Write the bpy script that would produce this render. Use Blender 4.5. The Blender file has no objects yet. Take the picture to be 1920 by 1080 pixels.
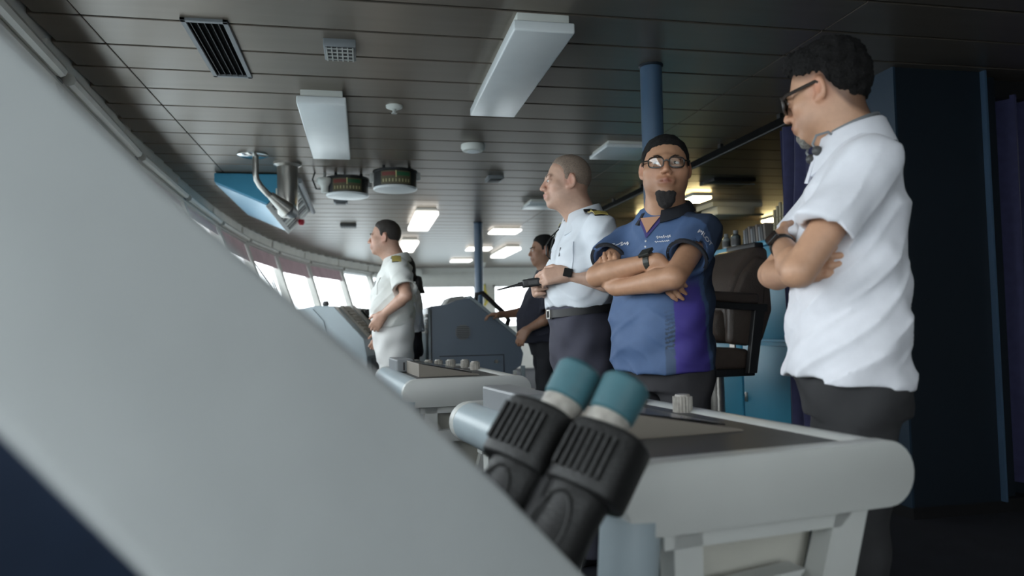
import bpy, bmesh, math, random
import numpy as np
from mathutils import Vector, Matrix
random.seed(7); np.random.seed(7)
R = math.radians
sc = bpy.context.scene
COL = sc.collection

# ------------------------------------------------------------------ camera
YAW, PITCH, ROLL, CAMZ = .19912, .04773, .0199, 1.05
cd = bpy.data.cameras.new('camera')
cam = bpy.data.objects.new('camera', cd); COL.objects.link(cam)
cd.sensor_width = 36; cd.lens = 1382.4 / 1920 * 36
cd.clip_start = .02; cd.clip_end = 500
f_ = Vector((math.sin(YAW) * math.cos(PITCH), math.cos(YAW) * math.cos(PITCH), math.sin(PITCH)))
r0 = Vector((math.cos(YAW), -math.sin(YAW), 0)); u0 = r0.cross(f_)
rr = r0 * math.cos(ROLL) - u0 * math.sin(ROLL); uu = u0 * math.cos(ROLL) + r0 * math.sin(ROLL)
M = Matrix((rr, uu, -f_)).transposed().to_4x4(); M.translation = (0, 0, CAMZ)
cam.matrix_world = M
cd.dof.use_dof = True; cd.dof.focus_distance = 3.0; cd.dof.aperture_fstop = 2.2
sc.camera = cam

# ------------------------------------------------------------------ world (bright overcast sky over hazy water)
w = bpy.data.worlds.new('sky'); sc.world = w; w.use_nodes = True
nt = w.node_tree; nt.nodes.clear()
out = nt.nodes.new('ShaderNodeOutputWorld'); bg = nt.nodes.new('ShaderNodeBackground')
tc = nt.nodes.new('ShaderNodeTexCoord'); sx = nt.nodes.new('ShaderNodeSeparateXYZ')
mr = nt.nodes.new('ShaderNodeMapRange'); cr = nt.nodes.new('ShaderNodeValToRGB')
mr.inputs[1].default_value = -1; mr.inputs[2].default_value = 1
cr.color_ramp.elements[0].position = .40; cr.color_ramp.elements[0].color = (.34, .40, .44, 1)
cr.color_ramp.elements[1].position = .52; cr.color_ramp.elements[1].color = (.90, .95, 1.0, 1)
nt.links.new(tc.outputs['Generated'], sx.inputs[0]); nt.links.new(sx.outputs[2], mr.inputs[0])
nt.links.new(mr.outputs[0], cr.inputs[0]); nt.links.new(cr.outputs[0], bg.inputs[0])
nt.links.new(bg.outputs[0], out.inputs[0]); bg.inputs[1].default_value = 1.0
sc.view_settings.view_transform = 'Standard'; sc.view_settings.look = 'None'
sc.view_settings.exposure = 2.65; sc.view_settings.gamma = 1; sc.view_settings.use_curve_mapping = False
try:
    sc.cycles.max_bounces = 8; sc.cycles.diffuse_bounces = 5; sc.cycles.glossy_bounces = 3
    sc.cycles.transparent_max_bounces = 12; sc.cycles.caustics_reflective = False; sc.cycles.caustics_refractive = False
    sc.cycles.use_denoising = True; sc.cycles.sample_clamp_indirect = 6
except Exception: pass

# ------------------------------------------------------------------ helpers
MATS = {}
def mat(name, col, rough=.5, metal=0, spec=.5, var=.06, scale=6, bump=0, bscale=80, emit=None, estr=0, coat=0, attr=None, sheen=0, stretch=None):
    if name in MATS: return MATS[name]
    m = bpy.data.materials.new(name); m.use_nodes = True; t = m.node_tree; b = t.nodes['Principled BSDF']
    b.inputs['Roughness'].default_value = rough; b.inputs['Metallic'].default_value = metal
    b.inputs['Specular IOR Level'].default_value = spec; b.inputs['Coat Weight'].default_value = coat
    if sheen: b.inputs['Sheen Weight'].default_value = sheen
    c = t.nodes.new('ShaderNodeTexCoord'); n = t.nodes.new('ShaderNodeTexNoise'); n.inputs['Scale'].default_value = scale; n.inputs['Detail'].default_value = 4
    src = c.outputs['Object']
    if stretch:
        mp = t.nodes.new('ShaderNodeMapping'); mp.inputs['Scale'].default_value = stretch
        t.links.new(src, mp.inputs[0]); src = mp.outputs[0]
    t.links.new(src, n.inputs['Vector'])
    mx = t.nodes.new('ShaderNodeMix'); mx.data_type = 'RGBA'; mx.blend_type = 'MULTIPLY'; mx.inputs[0].default_value = 1
    ra = t.nodes.new('ShaderNodeMapRange'); ra.inputs[1].default_value = .3; ra.inputs[2].default_value = .7
    ra.inputs[3].default_value = 1 - var; ra.inputs[4].default_value = 1 + var
    t.links.new(n.outputs['Fac'], ra.inputs[0])
    if attr:
        at = t.nodes.new('ShaderNodeAttribute'); at.attribute_name = attr; t.links.new(at.outputs['Color'], mx.inputs[6])
    else: mx.inputs[6].default_value = (*col, 1)
    t.links.new(ra.outputs[0], mx.inputs[7]); t.links.new(mx.outputs[2], b.inputs['Base Color'])
    if bump:
        n2 = t.nodes.new('ShaderNodeTexNoise'); n2.inputs['Scale'].default_value = bscale; n2.inputs['Detail'].default_value = 3
        bp = t.nodes.new('ShaderNodeBump'); bp.inputs['Strength'].default_value = bump; bp.inputs['Distance'].default_value = .01
        t.links.new(src, n2.inputs['Vector']); t.links.new(n2.outputs['Fac'], bp.inputs['Height']); t.links.new(bp.outputs[0], b.inputs['Normal'])
    if emit:
        b.inputs['Emission Color'].default_value = (*emit, 1); b.inputs['Emission Strength'].default_value = estr
    MATS[name] = m; return m
def glassmat(name, tint=(1, 1, 1), refl=.08):
    m = bpy.data.materials.new(name); m.use_nodes = True; t = m.node_tree; t.nodes.clear()
    o = t.nodes.new('ShaderNodeOutputMaterial'); tr = t.nodes.new('ShaderNodeBsdfTransparent'); g = t.nodes.new('ShaderNodeBsdfGlossy')
    tr.inputs[0].default_value = (*tint, 1); g.inputs['Roughness'].default_value = .03
    lw = t.nodes.new('ShaderNodeLayerWeight'); lw.inputs[0].default_value = .5
    pw = t.nodes.new('ShaderNodeMath'); pw.operation = 'POWER'; pw.inputs[1].default_value = 5; t.links.new(lw.outputs['Facing'], pw.inputs[0])
    fr = t.nodes.new('ShaderNodeMath'); fr.operation = 'MULTIPLY_ADD'; fr.inputs[1].default_value = .5; fr.inputs[2].default_value = refl * .3; t.links.new(pw.outputs[0], fr.inputs[0])
    mi = t.nodes.new('ShaderNodeMixShader'); t.links.new(fr.outputs[0], mi.inputs[0]); t.links.new(tr.outputs[0], mi.inputs[1]); t.links.new(g.outputs[0], mi.inputs[2])
    t.links.new(mi.outputs[0], o.inputs[0]); MATS[name] = m; return m

class MB:
    """collects simple solids, then links them as ONE mesh object"""
    def __init__(s): s.bm = bmesh.new()
    def box(s, lo, hi, m=None):
        r = bmesh.ops.create_cube(s.bm, size=1)['verts']
        for v in r:
            v.co = Vector([(lo[i] + hi[i]) / 2 + v.co[i] * (hi[i] - lo[i]) for i in range(3)])
            if m: v.co = m @ v.co
        return s
    def prism(s, pts, a, b):
        """pts: list of 3D points (one face), a->b offset vectors"""
        A = Vector(a); B = Vector(b)
        v0 = [s.bm.verts.new(Vector(p) + A) for p in pts]; v1 = [s.bm.verts.new(Vector(p) + B) for p in pts]
        n = len(pts); s.bm.faces.new(v0); s.bm.faces.new(v1[::-1])
        for i in range(n): s.bm.faces.new((v0[i], v1[i], v1[(i + 1) % n], v0[(i + 1) % n]))
        return s
    def tube(s, path, rad, n=10, caps=True):
        P = [Vector(p) for p in path]; rings = []
        rad = rad if isinstance(rad, (list, tuple)) else [rad] * len(P)
        up = None
        for i, p in enumerate(P):
            t = (P[min(i + 1, len(P) - 1)] - P[max(i - 1, 0)]).normalized()
            if up is None: up = t.orthogonal().normalized()
            up = (up - t * up.dot(t)).normalized(); sd = t.cross(up)
            rings.append([s.bm.verts.new(p + (up * math.cos(k * 2 * math.pi / n) + sd * math.sin(k * 2 * math.pi / n)) * rad[i]) for k in range(n)])
        for a, b in zip(rings, rings[1:]):
            for k in range(n): s.bm.faces.new((a[k], a[(k + 1) % n], b[(k + 1) % n], b[k]))
        if caps: s.bm.faces.new(rings[0][::-1]); s.bm.faces.new(rings[-1])
        return s
    def lathe(s, prof, n=24, m=None):
        """prof: list of (r,z)"""
        rings = []
        for r_, z_ in prof:
            rings.append([s.bm.verts.new(Vector((r_ * math.cos(k * 2 * math.pi / n), r_ * math.sin(k * 2 * math.pi / n), z_))) for k in range(n)])
        for a, b in zip(rings, rings[1:]):
            for k in range(n): s.bm.faces.new((a[k], a[(k + 1) % n], b[(k + 1) % n], b[k]))
        s.bm.faces.new(rings[0][::-1]); s.bm.faces.new(rings[-1])
        if m:
            for r_ in rings:
                for v in r_: v.co = m @ v.co
        return s
    def build(s, name, ma, parent=None, bevel=0, seg=2, smooth=False, loc=None):
        bmesh.ops.recalc_face_normals(s.bm, faces=s.bm.faces)
        if bevel: bmesh.ops.bevel(s.bm, geom=list(s.bm.edges), offset=bevel, segments=seg, affect='EDGES', profile=.5, clamp_overlap=True)
        me = bpy.data.meshes.new(name); s.bm.to_mesh(me); s.bm.free()
        if smooth:
            me.polygons.foreach_set('use_smooth', [True] * len(me.polygons))
            try: me.set_sharp_from_angle(angle=R(40))
            except Exception: pass
        return link(name, me, ma, parent)
def link(name, me, ma, parent=None):
    o = bpy.data.objects.new(name, me); COL.objects.link(o)
    if ma: me.materials.append(ma)
    if parent: o.parent = parent
    return o
def box(name, lo, hi, ma, parent=None, bevel=0, seg=2): return MB().box(lo, hi).build(name, ma, parent, bevel, seg, smooth=bevel > 0 and seg > 1)
def tag(o, label=None, cat=None, group=None, kind=None):
    if label: o['label'] = label
    if cat: o['category'] = cat
    if group: o['group'] = group
    if kind: o['kind'] = kind
    return o
def thing(name, label, cat, loc=(0, 0, 0), rz=0, group=None):
    o = bpy.data.objects.new(name, None); COL.objects.link(o); o.location = loc; o.rotation_euler = (0, 0, rz); o.empty_display_size = .1
    return tag(o, label, cat, group)
def struct(o): o['kind'] = 'structure'; return o
def copy_tree(o, parent=None):
    c = o.copy(); COL.objects.link(c); c.parent = parent
    for ch in o.children: copy_tree(ch, c)
    return c

CE = 2.35
# materials
m_floor = mat('floor_carpet', (.012, .014, .022), .9, bump=.3, bscale=300, var=.2)
m_plank = mat('ceiling_plank', (.215, .178, .145), .34, metal=.55, var=.05, scale=3, stretch=(.6, 6, 6))
m_groove = mat('ceiling_groove', (.02, .02, .02), .8)
m_white = mat('white_paint', (.74, .74, .69), .45, var=.03)
m_fascia = mat('fascia_cream', (.84, .81, .74), .55, var=.08, scale=3)
m_frame = mat('window_frame', (.55, .54, .50), .5, var=.05)
m_pink = mat('rolled_blind_pink', (.62, .44, .47), .6, var=.1)
m_dark = mat('aft_wall_dark', (.055, .05, .043), .8, var=.1)
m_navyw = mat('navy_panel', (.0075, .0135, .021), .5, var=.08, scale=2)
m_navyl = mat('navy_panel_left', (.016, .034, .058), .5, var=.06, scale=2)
m_pillar = mat('pillar_blue', (.055, .10, .165), .35, var=.05)
m_black = mat('black_plastic', (.012, .012, .013), .45)
m_rubber = mat('black_rubber', (.009, .009, .009), .5, bump=.2, bscale=200)
m_blackg = mat('black_gloss', (.01, .01, .011), .18)
m_steel = mat('brushed_steel', (.42, .40, .37), .28, metal=.9, var=.08, bump=.05, bscale=60)
m_lgrey = mat('light_grey_metal', (.42, .42, .40), .4, var=.04)
m_dgrey = mat('dark_grey', (.06, .06, .06), .5)
m_mgrey = mat('mid_grey', (.19, .20, .21), .45)
m_console = mat('console_grey', (.50, .51, .49), .38, var=.03)
m_consoleb = mat('console_blue_grey', (.155, .195, .25), .4, var=.05, scale=2)
m_consolel = mat('console_pale_blue', (.33, .39, .42), .35, var=.05)
m_diff = mat('light_diffuser', (.78, .80, .80), .3, var=.03)
m_lock = mat('locker_blue', (.06, .32, .48), .38, var=.06, scale=2)
m_monblue = mat('monitor_blue', (.05, .27, .42), .35, var=.05)
m_monlit = mat('monitor_blue_lit', (.28, .50, .66), .3, var=.05)  # the housing blue with window light painted in
m_curt = mat('curtain_blue', (.034, .035, .095), .85, var=.15, scale=20, sheen=.2)
m_leather = mat('leather_brown', (.075, .056, .046), .36, var=.12, scale=12, bump=.25, bscale=160)
m_paper = mat('paper', (.72, .73, .72), .7)
m_teal = mat('teal_rubber', (.045, .125, .15), .5, var=.1, scale=30)
m_brownp = mat('desk_brown_panel', (.21, .185, .155), .5)
m_glass = glassmat('clear_glass', (.97, .985, .98))

# ------------------------------------------------------------------ structure: floor, ceiling
XC = [(-3.0, -.62), (-1, -.95), (1, -1.15), (3.27, -1.34), (5, -1.48), (7, -1.55), (8.5, -1.55), (9.86, -1.5), (11.4, -1.32), (12.9, -1.05), (14.68, -.45), (15.98, .12), (17.2, .75)]
def xc(y): return float(np.interp(y, [p[0] for p in XC], [p[1] for p in XC]))
YF, YR, XR = 16.85, -2.6, 6.2
fl = box('floor', (-2.2, YR - .1, -.06), (XR + .1, YF + .1, 0), m_floor); struct(fl)
ceil = MB()
ys = list(np.linspace(YR, YF, 40))
pts = [(xc(y), y, CE + .03) for y in ys] + [(XR, YF, CE + .03), (XR, YR, CE + .03)]
ceil.prism(pts, (0, 0, 0), (0, 0, .05))
ceiling = struct(ceil.build('ceiling', m_groove))
PITCHY = .315; y0 = 3.27 - PITCHY * 18
mesh_cache = {}
k = 0
while y0 + k * PITCHY < YF - .02:
    ya = y0 + k * PITCHY; yb = min(ya + PITCHY - .016, YF); k += 1
    if yb < YR: continue
    ya = max(ya, YR)
    xl = max(xc(ya), xc(yb)) if True else 0
    segs = [(xl + .005, -1.132), (-1.128, 2.056), (2.06, XR)] if xl < -1.2 else [(xl + .005, 2.056), (2.06, XR)]
    for xa, xb in segs:
        box('ceiling_plank', (xa, ya, CE), (xb, yb, CE + .025), m_plank, ceiling, .003, 1)

# front wall: knots along the curve, leaning windows
KN = [-2.55, -1.1, .4, 1.95, 3.5, 5.05, 6.6, 8.2, 9.8, 11.4, 13.1, 14.65, 15.95, 16.85]
ZH, ZS, LEAN = 2.16, .98, .36
def nrm(y):
    t = Vector((xc(y + .3) - xc(y - .3), .6, 0)).normalized(); return Vector((t.y, -t.x, 0))     # inward
wf = MB(); fa = MB()
P = [Vector((xc(y), y, 0)) for y in KN]; N = [nrm(y) for y in KN]
for i in range(len(KN) - 1):
    a, b, na, nb = P[i], P[i + 1], N[i], N[i + 1]
    # fascia
    A = [a + na * .0, b + nb * .0, b - nb * .08, a - na * .08]
    fa.prism([(p.x, p.y, ZH) for p in A], (0, 0, 0), (0, 0, CE + .08 - ZH))
    al, bl = a + na * LEAN, b + nb * LEAN
    A = [al, bl, bl - nb * .1, al - na * .1]
    wf.prism([(p.x, p.y, 0) for p in A], (0, 0, 0), (0, 0, ZS))
    wf.prism([(p.x, p.y, ZS) for p in (al + na * .04, bl + nb * .04, bl - nb * .15, al - na * .15)], (0, 0, 0), (0, 0, .035))
struct(wf.build('wall_front', m_white))
fas = struct(fa.build('trim_1', m_fascia))
# tongue-shaped stiffeners on the fascia
for i in range(1, len(KN) - 1):
    a, na = P[i], N[i]; t = Vector((-na.y, na.x, 0))
    b = MB(); q = a + na * .0
    b.prism([(q + t * .05 + Vector((0, 0, ZH - .02))), (q - t * .05 + Vector((0, 0, ZH - .02))), (q - t * .02 + Vector((0, 0, CE - .02))), (q + t * .02 + Vector((0, 0, CE - .02)))], na * -.01, na * .02)
    b.build('stiffener', m_fascia, fas, .004)
    b = MB().tube([q + na * .04 + t * .03 + Vector((0, 0, ZH - .01)), q + na * .04 - t * .05 + Vector((0, 0, ZH - .01))], .03, 10); b.build('blind_bracket', m_black, fas)
for i in range(len(KN) - 1):
    a, b, na, nb = P[i], P[i + 1], N[i], N[i + 1]
    W = struct(thing('window_%d' % (i + 1), None, None))
    al, bl = a + na * LEAN, b + nb * LEAN
    def q(s, z):   # point on leaning pane: s in 0..1, z height
        k_ = (ZH - z) / (ZH - ZS); lo = a.lerp(al, k_); hi = b.lerp(bl, k_); p = lo.lerp(hi, s); return Vector((p.x, p.y, z))
    n = (q(1, ZS) - q(0, ZS)).cross(q(0, ZH) - q(0, ZS)).normalized()
    L = (q(1, ZS) - q(0, ZS)).length; e = .06 / L
    fr = MB()
    for s0, s1 in ((0, e), (1 - e, 1)): fr.prism([q(s0, ZS), q(s1, ZS), q(s1, ZH), q(s0, ZH)], n * -.05, n * .05)
    fr.prism([q(0, ZS), q(1, ZS), q(1, ZS + .06), q(0, ZS + .06)], n * -.04, n * .04)
    fr.prism([q(0, ZH - .05), q(1, ZH - .05), q(1, ZH + .03), q(0, ZH + .03)], n * -.06, n * .06)
    fr.build('window_frame', m_frame, W)
    MB().prism([q(e, ZS + .05), q(1 - e, ZS + .05), q(1 - e, ZH - .04), q(e, ZH - .04)], n * -.003, n * .003).build('pane', m_glass, W)
    drop = [.08, .08, .08, .08, .10, .10, .14, .28, .25, .28, .24, .1, .1][i]
    inn = n if n.dot(na) > 0 else -n
    if i < 11: MB().prism([q(e * 1.2, ZH - drop), q(1 - e * 1.2, ZH - drop), q(1 - e * 1.2, ZH - .04), q(e * 1.2, ZH - .04)], inn * .02, inn * .026).build('blind', m_pink, W)
    MB().tube([q(e, ZH - .01) + inn * .085, q(1 - e, ZH - .01) + inn * .085], .028, 8).build('blind_roll', m_frame, W)
    wp = MB()
    o_ = inn * -.05
    wp.tube([q(.88, ZS + .05) + o_, q(.80, ZH - .28) + o_], .008, 6); wp.tube([q(.84, ZS + .05) + o_, q(.72, ZH - .28) + o_], .006, 6); wp.tube([q(.80, ZS + .5) + o_, q(.3, ZH - .2) + o_], .008, 6)
    wp.build('wiper', m_dgrey, W)

# far wall (Y = 16.85) with two windows, and side wall behind the camera with a row of windows
def wall_with_windows(name, axis, const, span, wins, ma, th=.1, n0=20, z0=.95, z1=1.95):
    """wall perpendicular to Y at const, over X span; wins: list of (xa,xb)"""
    m = MB(); x = span[0]
    m.box((span[0], const, 0), (span[1], const + th, z0)); m.box((span[0], const, z1), (span[1], const + th, CE + .08))
    for xa, xb in wins + [(span[1], span[1])]:
        if xa > x: m.box((x, const, z0), (xa, const + th, z1))
        x = xb
    struct(m.build(name, ma))
    for i, (xa, xb) in enumerate(wins):
        W = struct(thing('window_%d' % (n0 + i), None, None))
        f = MB(); g = .05; y = const - .02
        for lo, hi in (((xa, y, z0), (xa + g, y + .08, z1)), ((xb - g, y, z0), (xb, y + .08, z1)), ((xa, y, z0), (xb, y + .08, z0 + g)), ((xa, y, z1 - g), (xb, y + .08, z1))): f.box(lo, hi)
        f.build('window_frame', ma, W); box('pane', (xa + g, const + .03, z0 + g), (xb - g, const + .036, z1 - g), m_glass, W)
wall_with_windows('wall_far', 'y', YF, (.3, XR), [(1.2, 2.55), (2.95, 4.05), (4.4, 5.6)], m_white, n0=20)
wall_with_windows('wall_rear', 'y', YR - .1, (-.9, XR), [(-.6, .55), (.65, 1.75)], m_white, n0=30, z0=.5, z1=2.2)
wr = MB(); wr.box((XR, YR - .1, 0), (XR + .1, 9.2, CE + .08)); wr.box((XR, 9.2, 0), (XR + .1, YF + .1, .35)); wr.box((XR, 9.2, 2.2), (XR + .1, YF + .1, CE + .08))
for i in range(6): wr.box((XR, 9.2 + i * 1.28, .35), (XR + .1, 9.2 + i * 1.28 + .2, 2.2))
wr.box((XR, 16.7, .35), (XR + .1, YF + .1, 2.2)); struct(wr.build('wall_right', m_dark))
for i in range(6):  # unseen aft windows, added to brighten the fascia and far ceiling
    W = struct(thing('window_%d' % (40 + i), None, None)); ya, yb_ = 9.4 + i * 1.28, min(9.2 + (i + 1) * 1.28, 16.7); f = MB()
    for lo, hi in (((XR - .02, ya, .35), (XR + .06, ya + .05, 2.2)), ((XR - .02, yb_ - .05, .35), (XR + .06, yb_, 2.2)), ((XR - .02, ya, .35), (XR + .06, yb_, .4)), ((XR - .02, ya, 2.15), (XR + .06, yb_, 2.2))): f.box(lo, hi)
    f.build('window_frame', m_white, W); box('pane', (XR + .02, ya + .05, .4), (XR + .026, yb_ - .05, 2.15), m_glass, W)
struct(box('wall_chartroom_added', (2.75, 8.95, 0), (XR, 9.02, CE), m_dark))  # partition added to keep the aft window light out of the chart space
struct(box('trim_2', (.9, YF - .06, 2.1), (XR, YF, 2.2), m_white))
# aft partition beside the column
pa = struct(box('wall_partition', (3.26, 3.62, 0), (XR, 3.70, CE), m_navyw))
# column
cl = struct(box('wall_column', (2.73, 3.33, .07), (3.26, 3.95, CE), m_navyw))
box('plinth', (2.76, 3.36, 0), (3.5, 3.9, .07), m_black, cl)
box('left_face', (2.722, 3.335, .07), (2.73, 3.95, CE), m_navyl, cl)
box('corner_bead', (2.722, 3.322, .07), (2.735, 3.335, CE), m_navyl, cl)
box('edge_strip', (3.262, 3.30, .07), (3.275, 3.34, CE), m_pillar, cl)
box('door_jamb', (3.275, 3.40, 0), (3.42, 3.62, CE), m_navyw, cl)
for z_ in (.55, .80): MB().lathe([(.008, 0), (.006, .004)], 8, Matrix.Translation((2.72, 3.345, z_)) @ Matrix.Rotation(R(-90), 4, 'Y')).build('screw', m_lgrey, cl)

# ------------------------------------------------------------------ foreground: slanted console cheek, desks, binoculars
T = Vector
def cheek():
    t = thing('slanted_console', 'tall console side with a broad pale grey sloping panel over a navy body', 'console', (-.1, .6, 0))
    def L(p): return T(p) - t.location
    h = T((.501, .435, 0)).normalized(); n = T((-.435, .501, 0)).normalized()      # along the cheek, and away from the viewer
    o = T((-.216, .494, 0))
    def top(s): return 1.247 - .789 * s
    def low(s): return .995 - 1.25 * s
    up = []
    for s in (-.35, -.1, .1, .25, .35, .5, .7, .82): up.append((o + h * s) + T((0, 0, top(s) - .008 * math.sin((s + .1) * 9))))
    dn = [(o + h * s) + T((0, 0, low(s))) for s in (.79, .5, .2, -.35)]
    pts = [L(p) for p in up] + [L(o + h * .82)] + [L(o + h * .79)] + [L(p) for p in dn[1:]]
    MB().prism(pts, n * 0, n * .05).build('side_panel', mat('cheek_paint', (.60, .63, .63), .26, var=.06, scale=5, coat=.15), t, .014, 4, smooth=True)
    b = [o + h * s + T((0, 0, low(s) + .06)) for s in (-.35, 0, .3, .6, .78)] + [o + h * .78, o + h * -.35]
    MB().prism([L(p) for p in b], n * .012, n * .045).build('lower_panel', mat('navy_gloss', (.020, .032, .060), .35, var=.2, scale=8), t)
cheek()

def knurled(parent, x, y, z, r, h, ma, tilt=0):
    m = MB(); n = 18
    pr = [(r * (1 + (.10 if k % 2 else 0)), 0) for k in range(n)]
    v0 = []; v1 = []
    for k in range(n * 2):
        a = k * math.pi / n; q = r * (1.0 if k % 2 else .88); v0.append((x + q * math.cos(a), y + q * math.sin(a), z))
    m.prism(v0, (0, 0, 0), (0, 0, h)); m.lathe([(r * .8, 0), (r * .72, .006)], 16, Matrix.Translation((x, y, z + h)))
    return m.build('knob', ma, parent)
m_knob = mat('knob_grey', (.30, .28, .25), .45, var=.25, scale=60)
def desk(loc, rz, label, length=1.18, width=.56, detail=True):
    t = thing('control_desk', label, 'desk', (loc[0], loc[1], 0), rz, 'pale grey control desks with rounded rails')
    r = .066; zt = .80; zc = zt - r
    def stadium(x0, x1, rad, n=12):
        p = []
        for k in range(n + 1): a = math.pi / 2 + math.pi * k / n; p.append((x0 + rad * math.cos(a), zc + rad * math.sin(a)))
        for k in range(n + 1): a = -math.pi / 2 + math.pi * k / n; p.append((x1 + rad * math.cos(a), zc + rad * math.sin(a)))
        return p
    st = stadium(0, width, r)
    for ya, yb in ((0, .045), (length - .045, length)):
        MB().prism([(x, ya, z) for x, z in st], (0, 0, 0), (0, yb - ya, 0)).build('end_plate', m_console, t, .004, 2, smooth=True)
    for cx, nm in ((0, 'front_rail'), (width, 'rear_rail')):
        MB().tube([(cx, .04, zc), (cx, length - .04, zc)], r - .002, 20, False).build(nm, m_consolel if cx == 0 else m_console, t, smooth=True)
    box('desk_top', (.0, .03, zt - .06), (width, length - .03, zt - .012), m_dgrey, t)
    box('desk_underside', (.0, .03, zt - 2 * r + .01), (width, length - .03, zt - .06), m_console, t)
    # sloping control panel
    y1, y2 = .30, length - .12; x1, x2, hh = .06, width - .12, .055
    MB().prism([(x1, y1, zt - .012), (x2, y1, zt - .012), (x2, y1, zt - .008), (x1, y1, zt + hh)], (0, 0, 0), (0, y2 - y1, 0)).build('control_panel', m_brownp, t, .003)
    MB().prism([(x1 + .02, y1 + .03, zt + hh - .005), (x2 - .03, y1 + .03, zt), (x2 - .03, y2 - .03, zt), (x1 + .02, y2 - .03, zt + hh - .005)], (0, 0, 0), (0, 0, .004)).build('screen', m_blackg, t)
    hb = MB().box((.005, length - .5, zt - .01), (.10, length - .14, zt + .06)); hbo = hb.build('handset_box', m_mgrey, t, .008)
    box('slot', (.04, length - .502, zt + .0), (.05, length - .498, zt + .045), m_black, hbo)
    for x, y, q in ((.24, length - .16, .026), (.30, length - .17, .026), (.37, length - .20, .03), (.18, length - .10, .02), (width - .045, length - .26, .026), (width - .04, length - .50, .028)): knurled(t, x, y, zt - .013, q, .045, m_knob)
    # end frames below
    for ya in (.02, length - .08):
        f = MB()
        P0 = lambda x, z: (x, ya, z)
        f.prism([P0(.04, zt - 2 * r + .01), P0(.10, zt - 2 * r + .01), P0(.10, 0), P0(.04, 0)], (0, 0, 0), (0, .05, 0))
        f.prism([P0(.02, zt - 2 * r + .02), P0(width - .05, zt - 2 * r + .02), P0(width - .11, zt - 2 * r - .03), P0(.02, zt - 2 * r - .03)], (0, 0, 0), (0, .05, 0))
        f.prism([P0(width - .12, zt - 2 * r - .0), P0(width - .04, zt - 2 * r - .0), P0(.28, .0), P0(.18, 0)], (0, 0, 0), (0, .05, 0))
        f.prism([P0(.08, zt - 2 * r - .115), P0(width - .20, zt - 2 * r - .10), P0(width - .26, zt - 2 * r - .16), P0(.08, zt - 2 * r - .17)], (0, 0, 0), (0, .05, 0))
        f.build('leg_frame', m_console, t)
    MB().prism([(.09, .10, zt - 2 * r), (width - .10, .10, zt - 2 * r), (.24, .10, 0), (.09, .10, 0)], (0, 0, 0), (0, .02, 0)).build('inner_panel', mat('inner_panel', (.46, .45, .40), .5), t)
    MB().tube([(-.03, .05, zt - 2 * r + .03), (-.045, .05, .5), (-.06, .05, .25), (-.06, .05, 0)], .055, 16).build('cable_duct', m_consolel, t, smooth=True)
    return t
desk((.505, 1.235), R(8.5), 'pale grey control desk with rounded rails beside the binoculars', 1.18, .53)
desk((.235, 3.43), R(5), 'pale grey control desk beside the officer in white uniform', 1.22, .49)

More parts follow.
